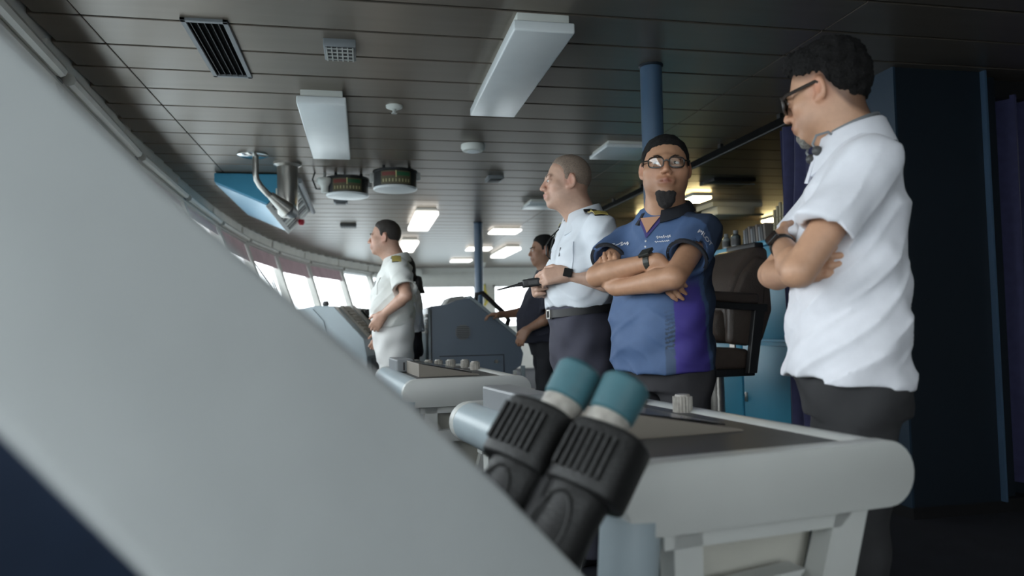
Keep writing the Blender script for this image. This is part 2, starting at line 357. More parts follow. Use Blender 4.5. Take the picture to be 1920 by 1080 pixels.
def binoculars():
    t = thing('binoculars', 'black rubber marine binoculars with teal eyecups standing in a holder', 'binoculars', (.19, 1.10, .667))
    ax = T((.56, .24, .80)).normalized(); sd = T((.74, -.876, -.25)); sd = (sd - ax * sd.dot(ax)).normalized(); fr = ax.cross(sd)
    Mx = Matrix((sd, fr, ax)).transposed().to_4x4() @ Matrix.Scale(1.27, 4)      # local x: across the two barrels, z: towards the eyepieces
    for s in (-1, 1):
        m = Mx @ Matrix.Translation((s * .046, 0, .07))
        MB().lathe([(.030, -.075), (.040, -.072), (.043, -.065), (.043, -.03), (.040, -.015), (.037, .02), (.038, .045), (.040, .07), (.034, .08)], 28, m).build('barrel', m_rubber, t, smooth=True)
        MB().lathe([(.036, -.074), (.030, -.0765)], 28, m).build('objective_lens', m_blackg, t)
        b = MB(); pr = []
        for k in range(20):
            a = k * 2 * math.pi / 20; pr.append((s * .052 + .050 * math.copysign(abs(math.cos(a)) ** .75, math.cos(a)), .045 * math.copysign(abs(math.sin(a)) ** .75, math.sin(a)), .130))
        b.prism(pr, (0, 0, 0), (0, 0, .085))
        for v in b.bm.verts: v.co = Mx @ v.co
        b.build('prism_housing', m_rubber, t, .018, 4, smooth=True)
        for j in range(7): MB().prism([Mx @ T((s * .052 + x * .001 + (j - 3) * .010, -.047, z)) for x, z in ((-2, .145), (2, .145), (2, .198), (-2, .198))], Mx.to_3x3() @ T((0, -.002, 0)), Mx.to_3x3() @ T((0, .006, 0))).build('grip_rib', m_rubber, t)
        MB().tube([Mx @ T((s * .046 + .024 * math.cos(a * math.pi / 10), -.033 - .004, .075 + .045 * math.sin(a * math.pi / 10))) for a in range(21)], .0035, 6).build('grip_oval', m_rubber, t)
        MB().lathe([(.026, .210), (.028, .214), (.028, .236), (.024, .24)], 20, Mx @ Matrix.Translation((s * .036, 0, 0))).build('focus_ring', m_knob, t, smooth=True)
        MB().lathe([(.024, .235), (.030, .24), (.031, .262), (.032, .284), (.027, .290), (.018, .282)], 22, Mx @ Matrix.Translation((s * .036, 0, 0))).build('eyecup', m_teal, t, smooth=True)
    MB().tube([Mx @ T((0, 0, .07)), Mx @ T((0, 0, .215))], .016, 12).build('hinge', m_black, t)
    MB().prism([Mx @ T(p) for p in ((-.03, .01, .12), (.03, .01, .12), (.03, .01, .2), (-.03, .01, .2))], Mx.to_3x3() @ T((0, -.012, 0)), Mx.to_3x3() @ T((0, .004, 0))).build('bridge', m_black, t, .004)
    h = thing('binocular_holder', 'black open holder box under the binoculars beside the control desk', 'holder', (.235, 1.12, 0), R(41))
    for lo, hi in (((-.13, -.075, .50), (.13, -.062, .61)), ((-.13, .145, .50), (.13, .158, .61)), ((-.13, -.075, .50), (-.117, .158, .61)), ((.117, -.075, .50), (.13, .158, .61))): box('side', lo, hi, m_black, h, .003)
    box('bottom', (-.13, -.075, .49), (.13, .158, .51), m_black, h); bpy.context.view_layer.update()
    low = min(((o.matrix_world @ v.co) for o in t.children for v in o.data.vertices), key=lambda v: v.z); lp = h.matrix_world.inverted() @ low
    box('rest', (lp.x - .03, lp.y - .03, .51), (lp.x + .03, lp.y + .03, low.z + .002), m_black, h)
    box('post', (-.03, -.03, 0), (.03, .03, .50), m_black, h)
binoculars()

# ------------------------------------------------------------------ pillars, ceiling fittings
for y, lab in ((3.49, 'round blue steel pillar behind the man in blue polo shirt'), (9.3, 'round blue steel pillar rising behind the steering console')):
    p = thing('support_pillar', lab, 'pillar', (1.45, y, 0), 0, 'round steel pillars')
    MB().lathe([(.055, 0), (.055, CE)], 32).build('shaft', m_pillar, p, smooth=True)
    MB().lathe([(.10, 0), (.10, .015), (.06, .03)], 32).build('base_ring', m_pillar, p, smooth=True)
    MB().lathe([(.056, CE - .012), (.062, CE - .006), (.062, CE + .004)], 32).build('collar', m_navyw, p, smooth=True)
m_lit = mat('lit_diffuser', (.8, .8, .78), .4, emit=(1, .97, .90), estr=.45)
def ceil_light(x, y, lx, ly, label, group, drop=.085):
    t = thing('ceiling_light', label, 'light', (x, y, CE), 0, group)
    box('housing', (-lx / 2 + .02, -ly / 2 + .02, -drop * .55), (lx / 2 - .02, ly / 2 - .02, .004), m_white, t, .003)
    box('diffuser', (-lx / 2, -ly / 2, -drop), (lx / 2, ly / 2, -drop * .45), m_lit if y > 8 else m_diff, t, .008, 3)
    return t
G1 = 'long white ceiling lights'; G2 = 'square ceiling lights'
ceil_light(.755, 3.58, .265, 1.28, 'long white ceiling light in front of the first blue pillar', G1)
ceil_light(-.215, 4.78, .265, 1.36, 'long white ceiling light between dark air grille and hanging dial gauges', G1)
ceil_light(.70, 8.85, .26, 1.4, 'long white ceiling light just above the head of white-uniformed officer', G1)
ceil_light(.69, 11.7, .26, 1.4, 'long white ceiling light behind the neck of white-uniformed officer', G1)
ceil_light(2.45, 12.7, .26, 1.5, 'long white ceiling light beside the far pillar near end wall', G1)
for y, lab in ((5.2, 'square white ceiling light touching the near blue pillar'), (7.7, 'square white ceiling light behind the chin of the captain'), (9.95, 'square white ceiling light right of the far pillar'), (12.3, 'flat square ceiling light partly hidden by the far pillar'), (14.6, 'flat square ceiling light left of far pillar by end wall')):
    ceil_light(1.92, y, .40, .42, lab, G2, .05)
# grille with long slats
g = thing('air_grille', 'rectangular black air grille with long slats in metal frame', 'vent', (-.645, 3.58, CE))
fx, fy = .095, .36
for lo, hi in (((-fx, -fy, -.012), (-fx + .022, fy, .002)), ((fx - .022, -fy, -.012), (fx, fy, .002)), ((-fx, -fy, -.012), (fx, -fy + .022, .002)), ((-fx, fy - .022, -.012), (fx, fy, .002))): box('frame_bar', lo, hi, m_mgrey, g, .002, 1)
box('backing', (-fx + .01, -fy + .01, -.001), (fx - .01, fy - .01, .001), mat('void_black', (.002, .002, .002), .95, spec=.05), g)
for k in range(5): box('slat', (-.060 + k * .028, -fy + .02, -.010), (-.0575 + k * .028, fy - .02, -.001), m_dgrey, g)
g = thing('air_vent', 'small hanging metal ceiling vent with gridded face', 'vent', (-.095, 3.45, CE))
box('body', (-.072, -.09, -.035), (.072, .10, .002), m_mgrey, g, .004)
box('backing', (-.062, -.08, -.037), (.062, .09, -.034), m_black, g)
for k in range(6): box('slat', (-.062 + k * .0235, -.08, -.041), (-.056 + k * .0235, .09, -.034), m_lgrey, g)
for k in range(4): box('cross_slat', (-.062, -.07 + k * .045, -.041), (.062, -.064 + k * .045, -.034), m_lgrey, g)
g = thing('sprinkler_head', 'small white sprinkler rosette on ceiling beside long light', 'sprinkler', (.19, 4.36, CE))
MB().lathe([(.050, .002), (.048, -.012), (.03, -.02), (.012, -.02)], 20).build('rosette', m_white, g, smooth=True)
MB().lathe([(.012, -.018), (.01, -.04), (.018, -.043), (.016, -.047)], 12).build('nozzle', m_lgrey, g)
g = thing('smoke_detector', 'round white disc detector on dark ceiling', 'detector', (.79, 5.25, CE))
MB().lathe([(.086, .002), (.088, -.025), (.075, -.045), (.05, -.05)], 28).build('disc', m_white, g, smooth=True)
MB().lathe([(.05, -.049), (.045, -.054), (.02, -.054)], 20).build('cap', m_diff, g, smooth=True)
for x, y, lab in ((-.22, 7.75, 'grey sensor box on ceiling below the hanging gauges'), (1.15, 6.4, 'flat dark ceiling box left of the captain head')):
    g = thing('ceiling_box', lab, 'sensor', (x, y, CE)); box('body', (-.07, -.10, -.03), (.07, .10, .002), m_mgrey, g, .004); box('cover', (-.05, -.08, -.036), (.05, .08, -.028), m_dgrey, g, .002)
g = thing('slot_vent', 'small dark slotted vent on ceiling left of officer head', 'vent', (-.18, 9.6, CE)); box('body', (-.1, -.12, -.03), (.1, .12, .002), m_dgrey, g, .003)
for k in range(6): box('slat', (-.085 + k * .032, -.11, -.036), (-.07 + k * .032, .11, -.029), m_black, g)
g = thing('dark_ceiling_vent', 'dark flat vent on shaded ceiling above the bottles', 'vent', (3.38, 6.35, CE)); box('body', (-.22, -.15, -.03), (.2, .15, .002), m_black, g, .003); box('rim', (-.26, -.02, -.035), (.26, .0, -.025), m_mgrey, g)
g = thing('dome_camera', 'small white dome on far ceiling beside the far pillar', 'camera', (2.5, 15.5, CE)); MB().lathe([(.06, .002), (.06, -.03), (.045, -.07), (.02, -.09)], 16).build('dome', m_white, g, smooth=True); MB().lathe([(.07, .002), (.07, -.012)], 16).build('base', m_white, g)
g = thing('wall_speaker', 'white speaker box on far wall above the window', 'speaker', (1.15, YF - .06, 2.16)); box('body', (-.14, -.14, 0), (.14, .0, .16), m_white, g, .02, 3); box('mount', (-.05, -.01, .04), (.05, .03, .12), m_lgrey, g)
g = thing('yellow_hook_tag', 'yellow hanging safety hook on far wall beside the window', 'hook', (2.74, YF - .02, 1.5))
MB().tube([(0, -.03, .45), (0, -.04, .35), (-.05, -.04, .2), (-.05, -.04, .05), (0, -.04, -.02), (.05, -.04, .05), (.05, -.04, .2), (.01, -.04, .33)], .03, 8).build('loop', mat('yellow', (.55, .45, .04), .5), g, smooth=True)
box('strap', (-.03, -.05, .3), (.03, -.005, .47), mat('olive', (.16, .2, .06), .7), g)

# hanging dial gauges
m_red = mat('dial_red', (.17, .035, .028), .5); m_green = mat('dial_green', (.02, .11, .045), .5); m_dial = mat('dial_olive', (.10, .085, .045), .5); m_tick = mat('dial_tick', (.45, .40, .22), .5); m_point = mat('dial_pointer', (.75, .68, .30), .5)
def gauge(x, y, lab, r=.175):
    t = thing('dial_gauge', lab, 'gauge', (x, y, 2.165), 0, 'hanging drum dial gauges')
    MB().lathe([(r * .98, 0), (r, .01), (r, .13), (r * 1.04, .135), (r * 1.04, .15)], 40).build('drum', m_black, t, smooth=True)
    MB().lathe([(r * 1.01, .012), (r * 1.03, .004), (r * .99, -.006), (r * .3, -.012)], 40).build('bottom_cover', m_diff, t, smooth=True)
    def arc(nm, a0, a1, z0, z1, rad, ma, n=14):
        m = MB(); V = []
        for k in range(n + 1):
            a = R(-90 + a0 + (a1 - a0) * k / n); V.append((math.cos(a), math.sin(a)))
        for (c0, s0), (c1, s1) in zip(V, V[1:]):
            m.prism([(rad * c0, rad * s0, z0), (rad * c1, rad * s1, z0), (rad * c1, rad * s1, z1), (rad * c0, rad * s0, z1)], (0, 0, 0), (-.004 * c0, -.004 * s0, 0))
        return m.build(nm, ma, t)
    arc('dial', -42, 42, .02, .125, r + .002, m_dial)
    arc('port_arc', -38, 0, .085, .115, r + .004, m_red); arc('starboard_arc', 0, 38, .085, .115, r + .004, m_green)
    arc('pointer', -1, 1, .07, .125, r + .006, m_point, 2)
    for k in range(9): arc('tick', -36 + k * 8.6, -33 + k * 8.6, .035, .06, r + .004, m_tick, 1)
    for a in (100, 220, 340): MB().tube([(r * .7 * math.cos(R(a)), r * .7 * math.sin(R(a)), .14), (r * .7 * math.cos(R(a)), r * .7 * math.sin(R(a)), CE - 2.165 + .002)], .012, 8).build('hanger', m_black, t)
    box('side_bracket', (-r - .03, -.03, .06), (-r + .01, .03, .13), m_lgrey, t, .004); box('side_bracket', (r - .01, -.03, .08), (r + .03, .03, .14), m_lgrey, t, .004)
gauge(-.125, 6.42, 'black drum dial gauge with white underside next to a white siren'); gauge(.265, 6.08, 'black drum dial gauge with white label, closer to the detector disc')
g = thing('ceiling_siren', 'white conical siren hanging beside the black dial gauge', 'siren', (-.31, 6.35, CE))
MB().lathe([(.065, -.05), (.07, -.06), (.065, -.09), (.035, -.12), (.03, -.17), (.01, -.175)], 20).build('horn', m_white, g, smooth=True)
MB().tube([(0, 0, .002), (0, 0, -.055)], .012, 8).build('stem', m_lgrey, g); MB().tube([(-.08, 0, .0), (-.10, 0, -.06), (-.07, 0, -.14), (-.02, 0, -.14)], .007, 6).build('cable', m_black, g)
box('label_plate', (.075, 6.0, 2.24), (.078, 6.03, 2.29), m_paper) if False else None

# overhead blue console and steel ceiling arm
t = thing('overhead_console', 'blue wedge-shaped overhead console hung from ceiling near the windows', 'console', (-.8, 6.4, CE))
def q(x, z, y): return T((x + .8, y - 6.4, z - CE))
A = [(-1.20, 2.34), (-.56, 2.34), (-.78, 2.085), (-1.20, 2.265)]; yA, yB = 6.40, 8.15
MB().prism([q(x, z, yA) for x, z in A], (0, 0, 0), (0, yB - yA, 0)).build('housing', m_monblue, t, .006)
MB().prism([q(-1.19, 2.262, yA + .01), q(-.79, 2.088, yA + .01), q(-.79, 2.088, yB), q(-1.19, 2.262, yB)], (0, 0, -.012), (0, 0, 0)).build('underside_lit', m_monlit, t)  # underside in a paler housing blue, standing in for window light on it
B0, C0 = T((-.555, 0, 2.32)), T((-.785, 0, 2.07)); nn = T((.25, 0, -.23)).normalized()
def fq(u, y): p = B0.lerp(C0, u); return q(p.x, p.z, y)
MB().prism([fq(-.02, yA - .02), fq(1.03, yA - .02), fq(1.03, yB), fq(-.02, yB)], nn * .0, nn * .02).build('face_panel', m_lgrey, t, .003)
for k in range(6):
    for u0_, u1_ in ((.12, .45), (.55, .92)):
        y_ = yA + .08 + k * .28
        MB().prism([fq(u0_, y_), fq(u1_, y_), fq(u1_, y_ + .10), fq(u0_, y_ + .10)], nn * .018, nn * .025).build('instrument', m_dgrey if (k + int(u0_ * 10)) % 3 else m_white, t)
        MB().prism([fq(u0_, y_ + .14), fq(u1_, y_ + .14), fq(u1_, y_ + .19), fq(u0_, y_ + .19)], nn * .018, nn * .024).build('instrument_strip', m_white if k % 2 else m_black, t)
MB().tube([fq(.0, yA) + nn * .05, fq(.0, yB) + nn * .05], .022, 10).build('grab_bar', m_mgrey, t)
MB().lathe([(.03, 0), (.035, -.03), (.02, -.06)], 14, Matrix.Translation(fq(.55, yB - .15) + T((.05, 0, .0)))).build('alarm_lamp', mat('red_lamp', (.5, .02, .04), .3), t, smooth=True)
t = thing('ceiling_bracket', 'steel ceiling bracket with round plate, bent tube and swivel column', 'bracket', (-.80, 5.72, CE))
MB().lathe([(.11, .002), (.11, -.012), (.09, -.02), (.03, -.022)], 28).build('ceiling_plate', mat('polished_steel', (.6, .62, .62), .12, metal=1), t, smooth=True)
MB().tube([(.02, 0, 0), (.02, .0, -.15), (.025, .01, -.19), (.05, .02, -.235), (.10, .04, -.29), (.14, .06, -.32)], .023, 16).build('tube', m_steel, t, smooth=True)
MB().tube([(.12, .05, -.30), (.24, .12, -.40)], [.03, .06], 18).build('cone', m_steel, t, smooth=True)
m = Matrix.Translation((.22, .30, 0))
MB().lathe([(.11, .002), (.11, -.015), (.08, -.03), (.08, -.28), (.075, -.40), (.05, -.43)], 28, m).build('swivel_column', m_steel, t, smooth=True)
MB().tube([(.235, .14, -.39), (.26, .26, -.40)], .045, 16).build('joint', m_mgrey, t, smooth=True)
MB().tube([(.20, .20, -.36), (.20, .215, -.36)], .025, 14).build('bolt', m_black, t)
box('clamp_block', (.13, .30, -.20), (.25, .34, -.26), mat('cream_plastic', (.6, .58, .5), .5), t)

# curtain rail and curtains
g = thing('curtain_rail', 'long black curtain rail running along the ceiling', 'rail', (2.62, 6.6, CE))
box('track', (-.02, -2.72, -.075), (.02, 2.6, -.03), mat('matt_black', (.006, .006, .006), .9, spec=.1), g, .004); box('channel', (-.008, -2.72, -.085), (.008, 2.6, -.07), m_dgrey, g)
for k in range(7): box('hanger', (-.012, -2.4 + k * .8, -.035), (.012, -2.36 + k * .8, .002), m_black, g)
def curtain(name, label, p0, p1, ztop, zbot, pinch, folds, amp, zp=None):
    n, mz = folds * 10, 24
    t = thing(name, label, 'curtain', (p0[0], p0[1], zbot)); m = MB(); d = T((p1[0] - p0[0], p1[1] - p0[1], 0)); nn = T((-d.y, d.x, 0)).normalized(); g = []
    for s in (0, 1):
        gg = []
        for j in range(mz + 1):
            row = []; z = zbot + (ztop - zbot) * j / mz
            k = 1 if zp is None else 1 - (1 - pinch) * math.exp(-((z - zp) / .45) ** 2)
            for i in range(n + 1):
                u = i / n; ph = 2 * math.pi * folds * u + .5 * math.sin(3 * u + z * 1.3)
                p = d * (u * k) + nn * (amp * math.sin(ph) * (.6 + .4 * math.sin(5 * u + 1)) + s * .006)
                row.append(m.bm.verts.new((p.x, p.y, z - zbot)))
            gg.append(row)
        g.append(gg)
    for s in (0, 1):
        for j in range(mz):
            for i in range(n): m.bm.faces.new((g[s][j][i], g[s][j][i + 1], g[s][j + 1][i + 1], g[s][j + 1][i]))
    for j in range(mz):
        for i in (0, n): m.bm.faces.new((g[0][j][i], g[0][j + 1][i], g[1][j + 1][i], g[1][j][i]))
    for i in range(n):
        for j in (0, mz): m.bm.faces.new((g[0][j][i], g[0][j][i + 1], g[1][j][i + 1], g[1][j][i]))
    m.build('drape', m_curt, t, smooth=True); return t
c1 = curtain('curtain', 'dark blue curtain gathered at the end of the rail behind white polo man', (2.655, 4.29), (2.68, 3.74), 2.262, .12, .6, 5, .035, 1.35)
MB().tube([(-.05, .02, 1.24), (-.04, -.22, 1.22), (.05, -.27, 1.24)], .02, 8).build('tie_band', m_curt, c1)
c2 = curtain('curtain', 'dark blue pleated curtain hanging beside the navy column', (3.47, 3.47), (4.6, 3.47), 2.27, .12, 1, 8, .05)
box('heading_track', (-.03, -.03, 2.13), (1.15, .03, 2.23), m_black, c2)

# ------------------------------------------------------------------ lockers, chair, things on the lockers
yb = [3.98, 4.33, 5.15, 5.97, 6.79, 7.61, 8.43]
names = ['narrow blue locker unit against the navy column', 'blue locker unit with louvred upper door behind the armchair', 'blue locker unit with white notice behind the armchair', 'blue locker unit behind the man in blue polo shirt', 'blue locker unit next to the papered end locker', 'blue locker unit with papers between captain and blue polo man']
for i in range(6):
    a, b = yb[i], yb[i + 1]; t = thing('locker', names[i], 'cabinet', (2.8, a, 0), 0, 'blue lockers in a row'); W_ = b - a
    box('lower_body', (.03, .004, .05), (.5, W_ - .004, .88), m_lock, t); box('upper_body', (.09, .004, .88), (.5, W_ - .004, 1.575), m_lock, t)
    box('plinth', (.06, .004, 0), (.5, W_ - .004, .05), m_black, t)
    for u, v, z0_, z1_, x0_ in ((.01, W_ - .01, .07, .855, 0), (.01, W_ - .01, .90, 1.56, .06)):
        d = box('door', (x0_ + .005, u + .006, z0_), (x0_ + .03, v - .006, z1_), m_lock, t, .004)
        if z0_ > .5:
            for k in range(6):
                if W_ > .5: box('louvre', (x0_ - .004, .16, .95 + k * .022), (x0_ + .008, .30, .958 + k * .022), m_lock, d)
        box('latch', (x0_ - .012, W_ - .07, (z0_ + z1_) / 2 - .03), (x0_ + .008, W_ - .05, (z0_ + z1_) / 2 + .04), m_steel, d, .003)
    if i in (2, 5):
        for zz, hh in ((1.17, .22), (.93, .2)): box('notice', (.058, .22, zz), (.066, .5, zz + hh), m_paper, t)
tp = tag(box('counter_board', (2.83, 3.98, 1.575), (3.32, 8.45, 1.612), m_lock, None, .004), 'continuous blue top board lying across the row of lockers', 'counter')
def bottle(x, y, h, r, ma, lab):
    t = thing('bottle', lab, 'bottle', (x, y, 1.612), 0, 'bottles on the lockers')
    MB().lathe([(r, 0), (r * 1.02, .01), (r, h * .7), (r * .45, h * .8), (r * .45, h * .84)], 20).build('body', ma, t, smooth=True)
    MB().lathe([(r * .52, h * .83), (r * .52, h)], 16).build('cap', m_mgrey, t, smooth=True)
    MB().lathe([(r * 1.035, h * .2), (r * 1.035, h * .55)], 20).build('label', m_dgrey if ma is not m_dgrey else m_lgrey, t)
bottle(2.93, 5.57, .135, .032, mat('bottle_clear', (.20, .22, .22), .15), 'pale bottle with grey cap, left of the other bottles')
bottle(2.95, 5.45, .15, .038, mat('bottle_dark', (.07, .09, .09), .2), 'dark bottle with grey cap between pale bottle and binders')
bottle(3.0, 5.36, .14, .034, mat('bottle_amber', (.12, .09, .03), .2), 'amber tinted bottle standing beside the binders')
for k in range(9):
    y_ = 5.22 - k * .037; h_ = .125 + .010 * ((k * 7) % 3); cmat = [m_mgrey, m_dgrey, mat('book_taupe', (.20, .17, .15), .6)][k % 3]
    t = thing('binder', ['mid grey binder standing in the row on the counter board', 'dark grey binder standing in the row on the counter board', 'taupe binder standing in the row on the counter board'][k % 3], 'binder', (2.9, y_, 1.611), 0, 'binders on the locker top'); t.rotation_euler = (R(-5 - .3 * k), 0, 0)
    box('cover', (0, -.013, 0), (.24, .013, h_), cmat, t, .003); box('pages', (.004, -.010, .006), (.244, .010, h_ - .004), m_paper, t)
t = thing('cream_rack', 'cream lattice rack of perforated upright strips on the locker top', 'rack', (2.93, 4.745, 1.612))
m_cream = mat('cream', (.42, .37, .24), .6)
box('base', (-.02, -.12, 0), (.18, .12, .015), m_cream, t)
for k in range(6):
    s = box('upright', (0, -.11 + k * .04, .01), (.012, -.087 + k * .04, .20 + .022 * min(k, 6 - k)), m_cream, t)
    for j in range(3): box('hole', (-.002, -.102 + k * .04, .05 + j * .055), (.0, -.095 + k * .04, .058 + j * .055), m_dgrey, s)
for j in range(3): box('cross_strip', (.01, -.11, .05 + j * .06), (.02, .12, .06 + j * .06), m_cream, t)
# warm lamps in the aft chart space
m_warm = mat('warm_lamp', (.9, .8, .5), .4, emit=(1.0, .80, .38), estr=5)
for x, y, lab in ((3.42, 8.45, 'warm glowing ceiling lamp left of near blue pillar'), (3.44, 7.15, 'warm glowing ceiling lamp beside blue polo man shoulder'), (5.2, 8.6, 'warm glowing ceiling lamp beside the cream rack')):
    t = thing('warm_ceiling_lamp', lab, 'lamp', (x, y, CE), 0, 'warm lamps of the aft space')
    box('housing', (-.11, -.15, -.03), (.11, .15, .002), m_white, t, .004); box('diffuser', (-.10, -.14, -.055), (.10, .14, -.028), m_warm, t, .008)
t = thing('ceiling_projector', 'pale grey box mounted on the dark ceiling above bottles', 'projector', (4.1, 7.7, CE)); box('body', (-.25, -.2, -.14), (.2, .2, -.05), m_lgrey, t, .01); box('mount_plate', (-.3, -.2, -.05), (.3, .22, .002), m_lgrey, t); box('cable_tray', (.2, -.02, -.12), (.42, .02, -.10), m_lgrey, t)

def pilot_chair():
    t = thing('pilot_chair', 'brown leather pilot chair with armrests in front of blue lockers', 'chair', (2.20, 4.37, 0), R(95))
    # local: +y forward, x right
    def pad(nm, prof, half, ma, x0=0, n=8, bev=.03):
        MB().prism([(x0 - half, y, z) for y, z in prof], (0, 0, 0), (2 * half, 0, 0)).build(nm, ma, t, bev, 4, smooth=True)
    pad('backrest', [(-.12, .90), (.05, .90), (.07, 1.14), (-.01, 1.32), (-.12, 1.46), (-.17, 1.50), (-.26, 1.49), (-.28, 1.1), (-.2, .9)], .22, m_leather)
    pad('lumbar_cushion', [(.03, .90), (.12, .93), (.15, 1.01), (.11, 1.09), (.03, 1.12)], .20, m_leather)
    for s in (-1, 1): pad('side_bolster', [(-.10, .88), (.06, .9), (.05, 1.12), (-.06, 1.34), (-.16, 1.44), (-.24, 1.42), (-.2, 1.1)], .035, m_leather, s * .215)
    pad('seat', [(-.10, .74), (-.10, .86), (.0, .875), (.30, .875), (.38, .85), (.39, .79), (.36, .745)], .23, m_leather)
    for s in (-1, 1):
        x = s * .27
        MB().prism([(x - .045, -.12, 1.135), (x - .045, .30, 1.165), (x - .045, .34, 1.19), (x - .045, .30, 1.225), (x - .045, -.12, 1.20)], (0, 0, 0), (.09, 0, 0)).build('armrest', m_leather, t, .018, 3, smooth=True)
        MB().prism([(x - .02, -.19, 1.09), (x - .02, .33, 1.13), (x - .02, .33, 1.165), (x - .02, -.19, 1.135)], (0, 0, 0), (.04, 0, 0)).build('arm_bar', m_black, t, .004)
        MB().prism([(x - .02, -.17, 1.10), (x - .02, -.10, 1.10), (x - .02, -.04, .72), (x - .02, -.10, .72)], (0, 0, 0), (.04, 0, 0)).build('arm_post', m_black, t, .004)
    box('seat_frame', (-.24, -.12, .70), (.24, .34, .745), m_black, t, .006)
    MB().tube([(-.16, -.02, .90), (-.16, -.02, .86)], .02, 8).build('hinge', m_steel, t)
    MB().tube([(.2, .2, .71), (.24, .22, .66), (.28, .22, .64)], .012, 8).build('lever', m_black, t); MB().tube([(.24, .1, .70), (.24, .1, .62)], .02, 8).build('adjust_knob', m_black, t)
    box('headrest_bracket', (-.16, -.27, 1.49), (.16, -.2, 1.53), m_black, t, .01)
    MB().lathe([(.06, .03), (.05, .12), (.045, .70)], 20).build('pedestal', m_steel, t, smooth=True); MB().lathe([(.24, 0), (.24, .02), (.08, .045)], 28).build('base_plate', m_black, t, smooth=True)
pilot_chair()

# ------------------------------------------------------------------ steering console (middle) and window console (left)
t = thing('steering_console', 'blue grey steering console with octagon grille and sloping top', 'console', (.9, 6.6, 0))
def q3(x, z, y=5.97): return T((x - .9, y - 6.6, z))
prof = [(.53, 0), (.53, 1.20), (.66, 1.212), (.74, 1.245), (.845, 1.262), (1.235, .935), (1.29, .80), (1.27, .70), (1.2, .66), (1.2, 0)]
MB().prism([q3(x, z) for x, z in prof], (0, 0, 0), (0, 1.5, 0)).build('cabinet', m_consoleb, t, .006)
MB().prism([q3(.845, 1.262, 5.955), q3(1.24, .932, 5.955), q3(1.255, .952, 5.955), q3(.855, 1.285, 5.955)], (0, 0, 0), (0, 1.53, 0)).build('sloping_top', m_consolel, t, .004)
box('side_face', (-.385, -.6, .02), (-.365, .85, 1.19), m_consolel, t, .004)
box('side_gap', (-.371, -.634, .02), (-.362, -.62, 1.17), m_black, t)
for k in range(4): box('vent_slot', (-.39, -.5, .98 + k * .045), (-.383, .3, 1.005 + k * .045), m_white, t)
oc = [(.79 + .065 * math.cos(R(22.5 + 45 * k)), .985 + .065 * math.sin(R(22.5 + 45 * k))) for k in range(8)]
gr = MB().prism([q3(x, z, 5.962) for x, z in oc], (0, 0, 0), (0, .012, 0)).build('grille', m_mgrey, t)
for k in range(7): MB().prism([q3(.74, .937 + k * .015, 5.958), q3(.84, .937 + k * .015, 5.958), q3(.84, .942 + k * .015, 5.958), q3(.74, .942 + k * .015, 5.958)], (0, 0, 0), (0, .008, 0)).build('grille_bar', m_dgrey, gr)
d = MB().prism([q3(.60, .08, 5.964), q3(1.12, .08, 5.964), q3(1.12, .79, 5.964), q3(.60, .79, 5.964)], (0, 0, 0), (0, .012, 0)).build('service_door', m_consoleb, t)
for a_, b_ in (((.595, .79), (1.125, .797)), ((1.12, .08), (1.127, .797))): MB().prism([q3(a_[0], a_[1], 5.966), q3(b_[0], a_[1], 5.966), q3(b_[0], b_[1], 5.966), q3(a_[0], b_[1], 5.966)], (0, 0, 0), (0, .01, 0)).build('door_gap', m_black, t)
MB().tube([q3(1.06, .74, 5.966), q3(1.06, .74, 5.95)], .015, 10).build('lock', m_steel, d)
for s, yy in ((0, 6.1), (1, 7.2)):
    pass
MB().tube([q3(.92, 1.22, 6.12), q3(.93, 1.30, 6.12), q3(.98, 1.31, 6.12), q3(1.17, 1.13, 6.12), q3(1.20, 1.08, 6.12), q3(1.17, .99, 6.12)], .02, 8).build('hand_rail', m_black, t, smooth=True)
MB().tube([q3(.92, 1.22, 7.2), q3(.93, 1.30, 7.2), q3(.98, 1.31, 7.2), q3(1.17, 1.13, 7.2), q3(1.20, 1.08, 7.2), q3(1.17, .99, 7.2)], .02, 8).build('hand_rail', m_black, t, smooth=True)
MB().prism([q3(.95, 1.19, 6.3), q3(1.18, .99, 6.3), q3(1.2, 1.02, 6.3), q3(.97, 1.22, 6.3)], (0, 0, 0), (0, .8, 0)).build('display', m_blackg, t)
MB().lathe([(.06, 0), (.05, .03), (.03, .05)], 16, Matrix.Translation(q3(1.08, 1.09, 6.2))).build('throttle_knob', m_black, t, smooth=True)
MB().prism([q3(.68, 1.22, 6.2), q3(.84, 1.25, 6.2), q3(.83, 1.29, 6.2), q3(.72, 1.28, 6.2)], (0, 0, 0), (0, .5, 0)).build('top_unit', m_lgrey, t, .005)
box('toe_trim', (.30, -.64, .05), (.33, -.60, .66), m_white, t); box('toe_trim', (.37, -.64, .05), (.40, -.60, .70), m_consolel, t)

t = thing('window_console', 'pale blue console with sloping keyboard face under the front windows', 'console', (-.195, 6.978, 0), R(-15))
def q4(x, z, y=6.16): return T((x + .4, y - 6.9, z))
prof = [(-1.05, 0), (-1.05, 1.10), (-.40, 1.225), (-.25, 1.22), (.0, .945), (.025, .80), (.025, 0)]
MB().prism([q4(x, z) for x, z in prof], (0, 0, 0), (0, 2.0, 0)).build('cabinet', m_consolel, t, .006)
MB().prism([q4(-1.0, 1.0, 6.15), q4(-.30, .95, 6.15), q4(-.33, 1.10, 6.15), q4(-.42, 1.2, 6.15), q4(-1.0, 1.1, 6.15)], (0, 0, 0), (0, .02, 0)).build('side_inlay', m_consolel, t, .004)
def sl(u, y, h=0): x = -.25 + .25 * u; z = 1.22 - .275 * u; return q4(x + .74 * h, z + .67 * h, y)
MB().prism([sl(.02, 6.3), sl(.98, 6.3), sl(.98, 6.55), sl(.02, 6.55)], T((0, 0, 0)), T((.015, 0, .013))).build('keyboard', mat('key_beige', (.33, .31, .27), .5), t)
